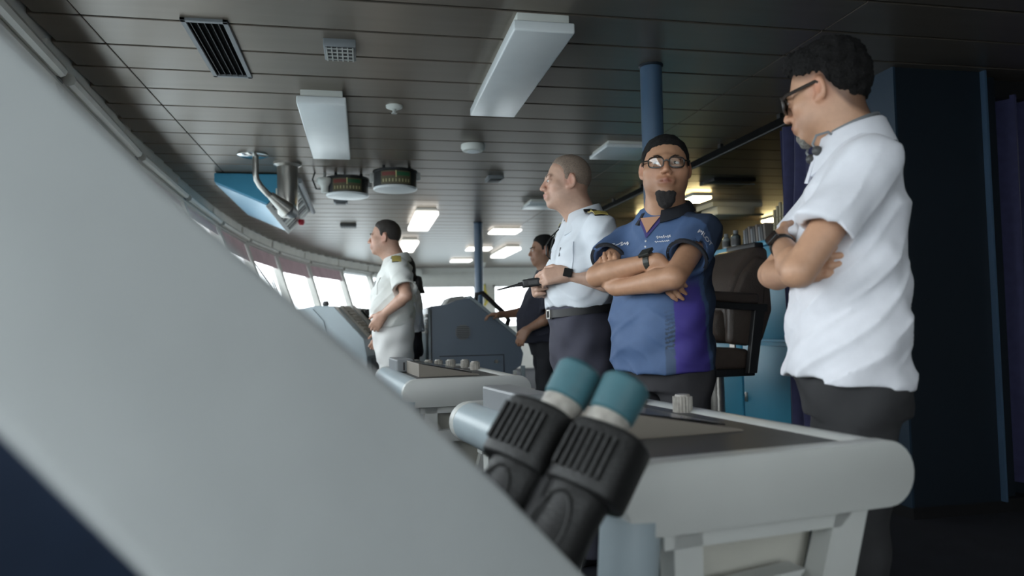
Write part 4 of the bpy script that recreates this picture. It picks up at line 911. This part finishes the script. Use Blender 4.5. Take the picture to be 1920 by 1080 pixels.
m_wpolo = mat('polo_white', (.74, .75, .80), .85, var=.03, scale=30, bump=.12, bscale=500, sheen=.1)
m_wshirt = mat('shirt_white', (.70, .74, .79), .8, var=.03, scale=20, bump=.05, bscale=400)
m_cshirt = mat('shirt_cream', (.70, .71, .68), .8, var=.03, scale=20)
m_char = mat('trousers_charcoal', (.026, .026, .028), .85, var=.12, scale=15, bump=.1, bscale=400)
m_navyt = mat('trousers_navy', (.050, .050, .072), .85, var=.1, scale=15)
m_blackt = mat('trousers_black', (.010, .011, .016), .85)
m_wtrou = mat('trousers_white', (.70, .70, .69), .85, var=.03)
m_navytee = mat('tee_navy', (.022, .024, .040), .85, var=.1)
m_hairb = mat('hair_black', (.007, .0065, .0065), .65, spec=.3, var=.5, scale=220, bump=.8, bscale=400)
m_hairs = mat('hair_salt', (.010, .009, .009), .7, spec=.25, var=.8, scale=260, bump=.9, bscale=420)
m_hairg = mat('hair_grey', (.27, .20, .155), .7, var=.25, scale=200, bump=.5, bscale=600)
m_hairbr = mat('hair_brown', (.030, .023, .019), .6, var=.3, scale=200, bump=.5, bscale=500)
m_beardg = mat('beard_grey', (.20, .19, .17), .7, var=.5, scale=260, bump=.6, bscale=500)
m_lensd = mat('lens_dark', (.03, .02, .02), .08); m_lensc = glassmat('lens_clear', (.93, .94, .93), .35)
m_frameb = mat('frame_black', (.012, .011, .010), .3)

# -- man in white polo shirt
P1 = dict(id='tan', label='man in untucked white polo shirt and sunglasses with folded arms', base=(1.245, 1.72), az=-65, h=.0034, hsh=.0055, hh=.0034, skin=(.50, .285, .18), s=1.0,
    head=(0, .032, 1.640), hrot=(27, -11, -2), neck=(0, -.03, 1.50), nr=.060, zcore=.98,
    torso=[(.865, .192, .150, .016), (.95, .190, .147, .012), (1.1, .186, .140, .0), (1.25, .190, .128, -.010), (1.38, .186, .116, -.018), (1.46, .15, .092, -.032), (1.52, .085, .07, -.035)],
    arms=[((-.185, -.025, 1.425), (-.228, .150, 1.160), (-.005, .160, 1.245), ((-.005, .160, 1.245), (.95, -.12, .02), (.1, -1, .1), -1)),
          ((.185, -.025, 1.425), (.155, .170, 1.175), (-.095, .152, 1.160), ((-.095, .152, 1.160), (-.74, -.60, .20), (.55, -.75, .0), 1))],
    shirt=dict(mat=m_wpolo, sleeve=.64, cuff=.080, hole=.062, amp=.0042, seed=1, hem=(.884, .11), slit=((-.205, -.045, .85), (-.19, -.045, .925))), trousers=dict(mat=m_char, top=.95),
    hair=dict(mat=m_hairs, th=.013, top=.006, amp=.0042, fr=210, extra=[((0, .03, .112), (.060, .058, .032)), ((0, .058, .108), (.046, .026, .022)), ((.02, .05, .125), (.03, .03, .02)), ((0, -.03, .122), (.05, .04, .022)), ((0, -.05, .095), (.068, .058, .038))]),
    line=[(-.12, -.078), (-.085, -.080), (-.06, -.055), (-.035, -.005), (-.020, .034), (.0, .044), (.02, .046), (.04, .056), (.06, .072), (.075, .088), (.12, .09)],
    fade=(.35, .33, .33), stub=(.75, .72, .70), beard=dict(mat=m_beardg, ell=[((0, .080, -.104), (.024, .016, .018)), ((0, .092, -.088), (.016, .008, .012))]))
person(P1); t = P1['t']
collar(t, (0, -.022), .071, 1.528, m_wpolo, 24, .040, .070, .040, .34, 1.06, .040)
glasses(P1, mat('frame_brown', (.035, .028, .024), .4), m_lensd, .027, .019, fat=1.6)
band(t, 'watch_strap', P1['arms'][0][2], P1['arms'][0][1], .02, .034, .022, m_black, 'watch_case', m_blackg, (-.2, .7, .6), (.02, .019))
hp = MB(); ring = [(0 + .078 * math.sin(R(a)), -.016 + .074 * math.cos(R(a)), 1.545 - .030 * math.cos(R(a))) for a in range(50, 311, 10)]
hp.tube([T(q) for q in ring], .005, 8); hp.build('headphone_band', m_mgrey, t, smooth=True)
for q in (-1, 1):
    MB().tube([T((q * .062, .022, 1.508)), T((q * .070, .045, 1.525)), T((q * .062, .072, 1.520)), T((q * .052, .080, 1.500)), T((q * .052, .072, 1.486))], .0035, 8).build('headphone_hook', m_mgrey, t, smooth=True)
    simple_ball('headphone_bud', (q * .052, .070, 1.482), .013, m_dgrey, t)

# -- man in blue polo shirt
def blue_col(V):
    c = np.tile(np.array([.064, .115, .235]), (len(V), 1)); az_ = np.degrees(np.arctan2(V[:, 0], V[:, 1]))       # 0 front, negative: his left
    low = np.clip((1.21 - V[:, 2]) / .05, 0, 1); tor = (np.abs(V[:, 0]) < .26)
    pv = ((az_ < -47) & (az_ > -78 - (1.2 - V[:, 2]) * 40) & tor) * low; c = c * (1 - pv[:, None]) + np.array([.055, .040, .25]) * pv[:, None]
    st = ((az_ > -47) & (az_ < -37) & tor) * np.clip((1.10 - V[:, 2]) / .1, 0, 1); st2 = st * (.55 + .45 * np.sign(np.sin(V[:, 2] * 420 + V[:, 0] * 150)) * (V[:, 2] > .95)); st2 = np.clip(st2, 0, 1)
    c = c * (1 - st2[:, None]) + np.array([.035, .050, .075]) * st2[:, None]
    bk = (az_ < -85 - (1.2 - V[:, 2]) * 40) | (az_ > 100); c[bk & tor] = (.030, .048, .090)
    return c
m_bpolo = mat('polo_blue', (.05, .09, .2), .7, var=.04, scale=30, attr='Col', bump=.08, bscale=500)
m_dpolo = mat('polo_dark_trim', (.014, .016, .022), .7)
P2 = dict(id='brown', label='man in blue polo shirt and glasses with a black beard and folded arms', base=(1.085, 2.56), az=-121, h=.0034, hsh=.0058, hh=.0036, skin=(.44, .24, .145), s=1.0, wide=1.06,
    head=(-.045, .025, 1.600), hrot=(-38, 2, 2), neck=(-.01, -.02, 1.445), nr=.066, zcore=.98, chub=.010, armt=1.0,
    torso=[(.865, .190, .148, .010), (.95, .190, .156, .014), (1.05, .190, .158, .014), (1.15, .186, .146, .004), (1.25, .182, .132, -.008), (1.33, .178, .122, -.015), (1.41, .15, .098, -.025), (1.465, .085, .075, -.025)],
    arms=[((-.180, -.015, 1.370), (-.195, .205, 1.190), (.045, .205, 1.165), ((.045, .205, 1.165), (.46, -.16, .87), (.2, -.95, -.1), 1, )),
          ((.180, -.015, 1.370), (.140, .205, 1.215), (-.105, .185, 1.255), ((-.105, .185, 1.255), (-.50, -.22, -.80), (.2, -.9, .2), -1))],
    shirt=dict(mat=m_bpolo, sleeve=.60, cuff=.074, hole=.058, amp=.0035, seed=4, col=blue_col), trousers=dict(mat=mat('trousers_dark_grey', (.030, .029, .033), .85, var=.15, scale=14), top=.95),
    hair=dict(mat=m_hairb, th=.006, top=.001, amp=.0018), line=LINE, look=(22, 6), brow=.0021, stub=(.72, .68, .66),
    beard=dict(mat=mat('beard_black', (.018, .015, .014), .7, var=.4, scale=260, bump=.6, bscale=500), ell=[((0, .074, -.104), (.037, .019, .018)), ((0, .066, -.122), (.034, .020, .022)), ((0, .056, -.138), (.024, .016, .018))]))
P2['line'] = [(a, b - (.0 if a < .02 else .006)) for a, b in LINE]
person(P2); t = P2['t']
collar(t, (-.014, -.012), .075, 1.470, m_dpolo, 24, .032, .038, .030, .38, 1.06, .012)
V_OPEN = True
glasses(P2, m_frameb, m_lensc, .026, .0185, .034, .110, .001)
band(t, 'watch_strap', P2['arms'][1][2], P2['arms'][1][1], .018, .033, .022, mat('watch_olive', (.03, .032, .026), .5), 'watch_case', mat('watch_case', (.025, .026, .022), .4), (.1, .6, .9), (.022, .022))
for a in P2['arms']:
    S, E_ = np.array(a[0]), np.array(a[1]); e = S + (E_ - S) * .60; d = unit(E_ - S)
    m = MB(); up = unit(np.cross(d, (0, 0, 1))); sd = np.cross(d, up); n = 28; rg = []
    for off, r_ in ((-.007, .0752), (.0025, .0750), (.003, .0640), (-.007, .0640)): rg.append([m.bm.verts.new(T(e + d * off + (up * math.cos(k * 2 * math.pi / n) + sd * math.sin(k * 2 * math.pi / n)) * r_)) for k in range(n)])
    for i in range(4):
        for k in range(n): m.bm.faces.new((rg[i][k], rg[i][(k + 1) % n], rg[(i + 1) % 4][(k + 1) % n], rg[(i + 1) % 4][k]))
    m.build('sleeve_cuff', m_dpolo, t, smooth=True)

# flat print on the blue polo: sleeve lettering, name script and chest emblem
def ray_to(G, o, d, tmax=.2):
    """march from o along d to the clothing surface, in the person's frame"""
    o = np.asarray(o, float); d = unit(d); best = None
    prev = None
    for k in range(int(tmax / .003)):
        q = o + d * k * .003; g = (q - G.lo) / G.h; i = np.floor(g).astype(int)
        if (i < 0).any() or (i + 1 >= np.array(G.d.shape)).any(): continue
        f = g - i; c = G.d[i[0]:i[0] + 2, i[1]:i[1] + 2, i[2]:i[2] + 2]; c = c[0] * (1 - f[0]) + c[1] * f[0]; c = c[0] * (1 - f[1]) + c[1] * f[1]; v = c[0] * (1 - f[2]) + c[1] * f[2]
        if v < 0: return q if prev is None else q - d * .003 * (v / (v - prev))
        prev = v
    return o + d * tmax
m_print = mat('print_white', (.75, .75, .78), .6)
def lettering(p, word, centre, right, up, size, name):
    cu = bpy.data.curves.new(name, 'FONT'); cu.body = word; cu.size = size; cu.extrude = .0; cu.align_x = 'CENTER'; cu.align_y = 'CENTER'; cu.offset = size * .02
    o = bpy.data.objects.new(name, cu); COL.objects.link(o); dg = bpy.context.evaluated_depsgraph_get(); me = bpy.data.meshes.new_from_object(o.evaluated_get(dg)); bpy.data.objects.remove(o)
    r_, u_ = unit(right), unit(up); n_ = np.cross(r_, u_); c_ = np.asarray(centre, float)
    bm_ = bmesh.new(); bm_.from_mesh(me); bmesh.ops.subdivide_edges(bm_, edges=bm_.edges, cuts=1)
    for v in bm_.verts:
        q = c_ + r_ * v.co.x + u_ * v.co.y + n_ * .08; s_ = ray_to(p['_G'], q, -n_, .16); v.co = T(s_ + n_ * .004)
    bm_.to_mesh(me); bm_.free(); return link(name, me, m_print, p['t'])
def patch(p, tri, ma, name, lift):
    m = MB(); n = 8; A_, B_, C_ = map(np.array, tri); V_ = {}
    for i in range(n + 1):
        for j in range(n + 1 - i):
            q = A_ + (B_ - A_) * i / n + (C_ - A_) * j / n; s_ = ray_to(p['_G'], q + np.array([0, .10, 0]), (0, -1, 0), .25); V_[i, j] = m.bm.verts.new(T(s_ + np.array([0, lift, 0])))
    for i in range(n):
        for j in range(n - i):
            m.bm.faces.new((V_[i, j], V_[i + 1, j], V_[i, j + 1]))
            if i + j < n - 1: m.bm.faces.new((V_[i + 1, j], V_[i + 1, j + 1], V_[i, j + 1]))
    for f in m.bm.faces:
        if f.normal.y < 0: f.normal_flip()
    return m.build(name, ma, p['t'], smooth=True)
patch(P2, ((-.066, .1, 1.425), (.044, .1, 1.425), (-.012, .1, 1.345)), mat('neck_lining', (.045, .035, .15), .7), 'neck_placket', .005)
patch(P2, ((-.050, .1, 1.425), (.028, .1, 1.425), (-.012, .1, 1.365)), mat('neck_skin', (.44, .24, .145), .5), 'throat', .010)
S, E_ = np.array(P2['arms'][0][0]), np.array(P2['arms'][0][1]); dn = unit(E_ - S); outw = unit(np.array([-.85, .35, .25]) - dn * (np.array([-.85, .35, .25]) @ dn)); rgt = np.cross(-dn, outw)
lettering(P2, 'PILOT', S + (E_ - S) * .36 + outw * .03, rgt, -dn, .026, 'sleeve_lettering')
def squiggle(p, c, right, n, w, h, name, th=.0013, loops=6):
    r_, n_ = unit(right), unit(n); u_ = np.cross(n_, r_); pts = []
    for k in range(loops * 6 + 1):
        x = (k / (loops * 6) - .5) * w; y = h * .5 * math.sin(k * 1.05) * (1 + .5 * math.sin(k * .4)); q = np.asarray(c) + r_ * x + u_ * y + n_ * .08
        pts.append(T(ray_to(p['_G'], q, -n_, .16) + n_ * .004))
    return MB().tube(pts, th, 5).build(name, m_print, p['t'])
squiggle(P2, (.11, .12, 1.335), (-1, .25, .12), (.25, 1, 0), .055, .012, 'name_embroidery', .0018)
squiggle(P2, (-.085, .11, 1.345), (-1, -.2, -.02), (-.2, 1, 0), .06, .009, 'chest_emblem', .0011, 7)
squiggle(P2, (-.085, .11, 1.328), (-1, -.2, -.02), (-.2, 1, 0), .065, .004, 'emblem_line', .0011, 7)
for z_ in (1.335, 1.315): simple_ball('button', T(ray_to(P2['_G'], (-.012, .25, z_), (0, -1, 0), .2)), .004, m_print, t, 6)

# -- captain
def epaulette(p, S, side, ma_gold, stripe=True):
    nb_ = np.array(p['neck']); a = np.array([S[0] * .50, nb_[1] + .005, 0]); b = np.array([S[0] * 1.20, S[1] + .012, 0]); pts = []
    for k in range(9):
        q = a + (b - a) * k / 8; z = ray_to(p['_G'], (q[0], q[1], 1.62), (0, 0, -1), .3)[2]; pts.append(np.array([q[0], q[1], z + .006]))
    dv = unit(b - a); sd = np.array([-dv[1], dv[0], 0]); out_ = []
    for nm, i0, i1, ma, lift in (('epaulette', 0, 8, m_black, 0), ('gold_stripe', 3, 8, ma_gold, .0035)):
        m = MB(); L_ = [(m.bm.verts.new(T(pts[i] + sd * .031 + (0, 0, lift))), m.bm.verts.new(T(pts[i] + (0, 0, lift + .003))), m.bm.verts.new(T(pts[i] - sd * .031 + (0, 0, lift)))) for i in range(i0, i1 + 1)]
        for A_, B_ in zip(L_, L_[1:]):
            for j in (0, 1): m.bm.faces.new((A_[j], A_[j + 1], B_[j + 1], B_[j]))
        r = bmesh.ops.extrude_face_region(m.bm, geom=list(m.bm.faces)); [setattr(v, 'co', v.co - T((0, 0, .006))) for v in r['geom'] if isinstance(v, bmesh.types.BMVert)]
        out_.append(m.build(nm, ma, p['t'] if not out_ else out_[0]))
    simple_ball('emblem', T(pts[1] + (0, 0, .004)), .007, ma_gold, out_[0], 6)
m_gold = mat('gold_braid', (.45, .36, .10), .5, var=.1, scale=200)
BELLY = [(1.118, .172, .142, .004), (1.16, .182, .148, .012), (1.25, .186, .142, .008), (1.36, .184, .126, -.006), (1.46, .165, .100, -.02), (1.535, .085, .072, -.025)]
P3 = dict(id='fair', label='captain in white short-sleeved shirt with gold epaulettes holding a radio', base=(.97, 3.226), az=-95, h=.004, hsh=.006, skin=(.55, .345, .255), s=1.02,
    head=(0, .055, 1.682), hrot=(11, 1, 0), neck=(0, -.02, 1.525), nr=.058, zcore=1.09, torso=BELLY,
    arms=[((-.19, -.025, 1.465), (-.245, -.085, 1.205), (-.125, .115, 1.258), ((-.125, .115, 1.258), (.30, .93, -.10), (.85, -.25, -.45), -1, )),
          ((.19, -.025, 1.465), (.245, .02, 1.195), (.10, .17, 1.200), ((.10, .17, 1.200), (-.85, .50, .05), (-.35, -.85, .1), 1))],
    shirt=dict(mat=m_wshirt, sleeve=.72, cuff=.084, hole=.058, amp=.0045, seed=2), trousers=dict(mat=m_navyt, top=1.122, hip=(.170, .140, .004)),
    hair=dict(mat=m_hairg, th=.0025, top=.003, amp=.0008), line=[(a, b + (.0 if a < .02 else .012)) for a, b in LINE], fade=(.80, .76, .74), brow=.0022)
person(P3); t = P3['t']
collar(t, (0, -.016), .069, 1.552, m_wshirt, 22, .040, .070, .038, .36, 1.06, .040)
for a in P3['arms']: epaulette(P3, np.array(a[0]), 0, m_gold)
def belt(p, z, T0, ma, hgt=.034):
    n = 48; m = MB(); rg = []
    for dz, e in ((-hgt / 2, .004), (hgt / 2, .004), (hgt / 2, -.006), (-hgt / 2, -.006)):
        rg.append([m.bm.verts.new(T((math.copysign(abs(math.sin(a)) ** .87, math.sin(a)) * (T0[1] + e), T0[3] + math.copysign(abs(math.cos(a)) ** .87, math.cos(a)) * (T0[2] + e), z + dz - .015 * math.cos(a)))) for a in [2 * math.pi * k / n for k in range(n)]])
    for i in range(4):
        for k in range(n): m.bm.faces.new((rg[i][k], rg[i][(k + 1) % n], rg[(i + 1) % 4][(k + 1) % n], rg[(i + 1) % 4][k]))
    b = m.build('belt', ma, p['t'], smooth=True)
    y = T0[3] + T0[2] + .006; bu = MB()
    for lo, hi in (((-.024, y - .006, z - .036), (-.018, y + .004, z + .004)), ((.018, y - .006, z - .036), (.024, y + .004, z + .004)), ((-.024, y - .006, z - .002), (.024, y + .004, z + .004)), ((-.024, y - .006, z - .037), (.024, y + .004, z - .031))): bu.box(lo, hi)
    bu.build('buckle', m_steel, b)
belt(P3, 1.103, (0, .175, .146, .004), mat('belt_leather', (.010, .010, .011), .55))
band(t, 'watch_strap', P3['arms'][0][2], P3['arms'][0][1], .012, .0315, .018, m_mgrey, 'watch_case', m_blackg, (-1, .1, .1), (.019, .019))
# shirt pocket with flap
def pocket(p, c, w_, h_):
    n_ = unit((c[0] * 1.4, .12, 0)); r_ = np.cross(n_, (0, 0, 1)); m = MB(); g = []
    for j in range(7):
        row = []
        for i in range(7):
            q = np.array(c) + r_ * (i / 6 - .5) * w_ + np.array([0, 0, (j / 6 - .5) * h_]) + n_ * .08; row.append(T(ray_to(p['_G'], q, -n_, .2) + n_ * (.004 + (.004 if j > 3 else 0))))
        g.append(row)
    V_ = [[m.bm.verts.new(v) for v in row] for row in g]; W_ = [[m.bm.verts.new(v - T(n_ * .008)) for v in row] for row in g]
    for j in range(6):
        for i in range(6): m.bm.faces.new((V_[j][i], V_[j][i + 1], V_[j + 1][i + 1], V_[j + 1][i])); m.bm.faces.new((W_[j][i], W_[j + 1][i], W_[j + 1][i + 1], W_[j][i + 1]))
    for k in range(6):
        for a_, b_ in (((0, k), (0, k + 1)), ((6, k + 1), (6, k)), ((k + 1, 0), (k, 0)), ((k, 6), (k + 1, 6))): m.bm.faces.new((V_[a_[0]][a_[1]], W_[a_[0]][a_[1]], W_[b_[0]][b_[1]], V_[b_[0]][b_[1]]))
    o = m.build('pocket', p['shirt']['mat'], p['t'], smooth=True)
    q0 = g[5][5]; MB().tube([g[5][4] + T(n_ * .004), g[3][4] + T(n_ * .004)], .0025, 6).build('pen', m_mgrey, o)
    return o
pocket(P3, (-.10, .12, 1.34), .105, .12)
# spectacles hanging from the shirt front
MB().tube([T((.0, .10, 1.47)), T((-.005, .135, 1.44)), T((-.01, .165, 1.40)), T((-.008, .165, 1.355)), T((0, .145, 1.335)), T((.01, .14, 1.37)), T((.005, .13, 1.42)), T((0, .115, 1.455))], .0032, 6).build('hanging_spectacles', m_frameb, t, smooth=True)
# -- two-way radio in the captain's hands
Rz = Matrix.Rotation(-R(-95), 4, 'Z'); Bz = T((.97, 3.226, 0))
rad = thing('handheld_radio', 'black handheld radio with long antenna held by the captain', 'radio', Bz + Rz @ T((-.045, .235, 1.228)), R(95)); rad.rotation_euler = (R(-97), 0, R(95) - R(12))
box('case', (-.029, -.018, -.07), (.029, .018, .055), m_black, rad, .006, 3); MB().tube([(-.016, 0, .05), (-.016, .004, .10), (-.018, .012, .17)], [.008, .005, .003], 10).build('antenna', m_black, rad, smooth=True)
MB().lathe([(.009, 0), (.009, .018), (.007, .02)], 12, Matrix.Translation((.006, 0, .054))).build('volume_knob', m_dgrey, rad); MB().lathe([(.008, 0), (.008, .014)], 12, Matrix.Translation((.02, 0, .054))).build('channel_knob', m_dgrey, rad)
box('display', (-.018, -.0195, .005), (.018, -.017, .03), m_blackg, rad); box('side_key', (-.032, -.008, -.01), (-.028, .008, .03), m_dgrey, rad)

# -- officer in white uniform
P4 = dict(id='pink', label='officer in cream-white uniform with white trousers, hand on hip', base=(.206, 5.21), az=-84, h=.006, hsh=.007, skin=(.50, .30, .22), s=1.0,
    head=(0, .055, 1.662), hrot=(4, 0, 0), neck=(0, -.025, 1.50), nr=.062, zcore=1.08, chub=.004,
    torso=[(1.05, .166, .136, .004), (1.085, .176, .146, .006), (1.16, .186, .156, .014), (1.25, .186, .146, .010), (1.36, .182, .126, -.006), (1.45, .160, .100, -.024), (1.51, .085, .075, -.03)],
    arms=[((-.19, -.05, 1.445), (-.325, -.105, 1.245), (-.205, .055, 1.125), ((-.205, .055, 1.125), (.12, .55, -.75), (.9, .1, -.2), -1)),
          ((.19, -.05, 1.445), (.26, -.06, 1.17), (.23, .10, .99), ((.23, .10, .99), (-.2, .5, -.8), (-1, 0, 0), 1))],
    shirt=dict(mat=m_cshirt, sleeve=.78, cuff=.086, hole=.06, amp=.005, seed=5), trousers=dict(mat=m_wtrou, top=1.08, hip=(.174, .146, .006)),
    hair=dict(mat=m_hairbr, th=.006, top=.003, amp=.0012), line=[(a, b + (.0 if a < .02 else .008)) for a, b in LINE], stub=(.8, .76, .74), hh=.006)
person(P4); t = P4['t']
collar(t, (0, -.020), .073, 1.528, m_cshirt, 22, .036, .062, .036, .32, 1.06, .04)
for a in P4['arms']: epaulette(P4, np.array(a[0]), 0, m_gold)
belt(P4, 1.07, (0, .176, .148, .006), m_wtrou, .03); pocket(P4, (-.10, .13, 1.32), .11, .12)

# -- helmsman
P5 = dict(id='deep', label='helmsman in dark navy T-shirt standing at the steering console', base=(1.40, 5.62), az=-88, h=.007, hsh=.0075, skin=(.33, .18, .115), s=1.0,
    head=(0, .01, 1.612), hrot=(2, -2, 0), neck=(0, -.03, 1.45), nr=.062, zcore=.98, chub=.004,
    torso=[(.90, .190, .165, .025), (1.0, .195, .185, .045), (1.1, .195, .185, .045), (1.22, .190, .155, .02), (1.33, .185, .13, -.005), (1.41, .155, .10, -.02), (1.465, .085, .075, -.025)],
    arms=[((-.195, -.03, 1.36), (-.245, .02, 1.09), (-.215, .19, 1.00), ((-.215, .19, 1.00), (.05, .5, -.75), (.6, -.5, 0), -1)),
          ((.195, -.03, 1.36), (.24, .10, 1.14), (.19, .32, 1.12), ((.19, .32, 1.12), (-.1, 1, .02), (0, 0, -1), 1))],
    shirt=dict(mat=m_navytee, sleeve=.85, cuff=.08, hole=.058, amp=.004, seed=3), trousers=dict(mat=m_blackt, top=.98),
    hair=dict(mat=m_hairb, th=.007, top=.004, amp=.0015), line=LINE, hh=.007)
person(P5)
# -- woman behind the officer
P6 = dict(id='olive', label='long-haired woman in white shirt and dark trousers behind the officer', base=(.34, 6.05), az=-80, h=.008, hsh=.008, skin=(.44, .27, .19), s=.94,
    head=(0, .04, 1.50), hrot=(-4, 0, 0), neck=(0, -.03, 1.355), nr=.05, zcore=.98,
    torso=[(1.0, .165, .135, -.01), (1.1, .155, .125, -.008), (1.2, .16, .125, -.005), (1.28, .16, .12, -.01), (1.33, .14, .09, -.02), (1.37, .07, .06, -.025)],
    arms=[((-.165, -.03, 1.29), (-.20, -.03, 1.05), (-.19, .12, .93), ((-.19, .12, .93), (.1, .8, -.4), (.9, 0, 0), -1)), ((.165, -.03, 1.29), (.20, .0, 1.05), (.16, .18, 1.0), ((.16, .18, 1.0), (-.2, .9, 0), (0, 0, -1), 1))],
    shirt=dict(mat=m_wshirt, sleeve=.75, cuff=.07, hole=.05, amp=.004, seed=8), trousers=dict(mat=m_blackt, top=1.02),
    hair=dict(mat=m_hairb, th=.014, top=.004, amp=.003, extra=[((0, -.10, -.03), (.055, .03, .08)), ((0, -.155, -.14), (.05, .032, .09)), ((0, -.18, -.24), (.042, .03, .09))]), line=LINE, hh=.008)
person(P6)
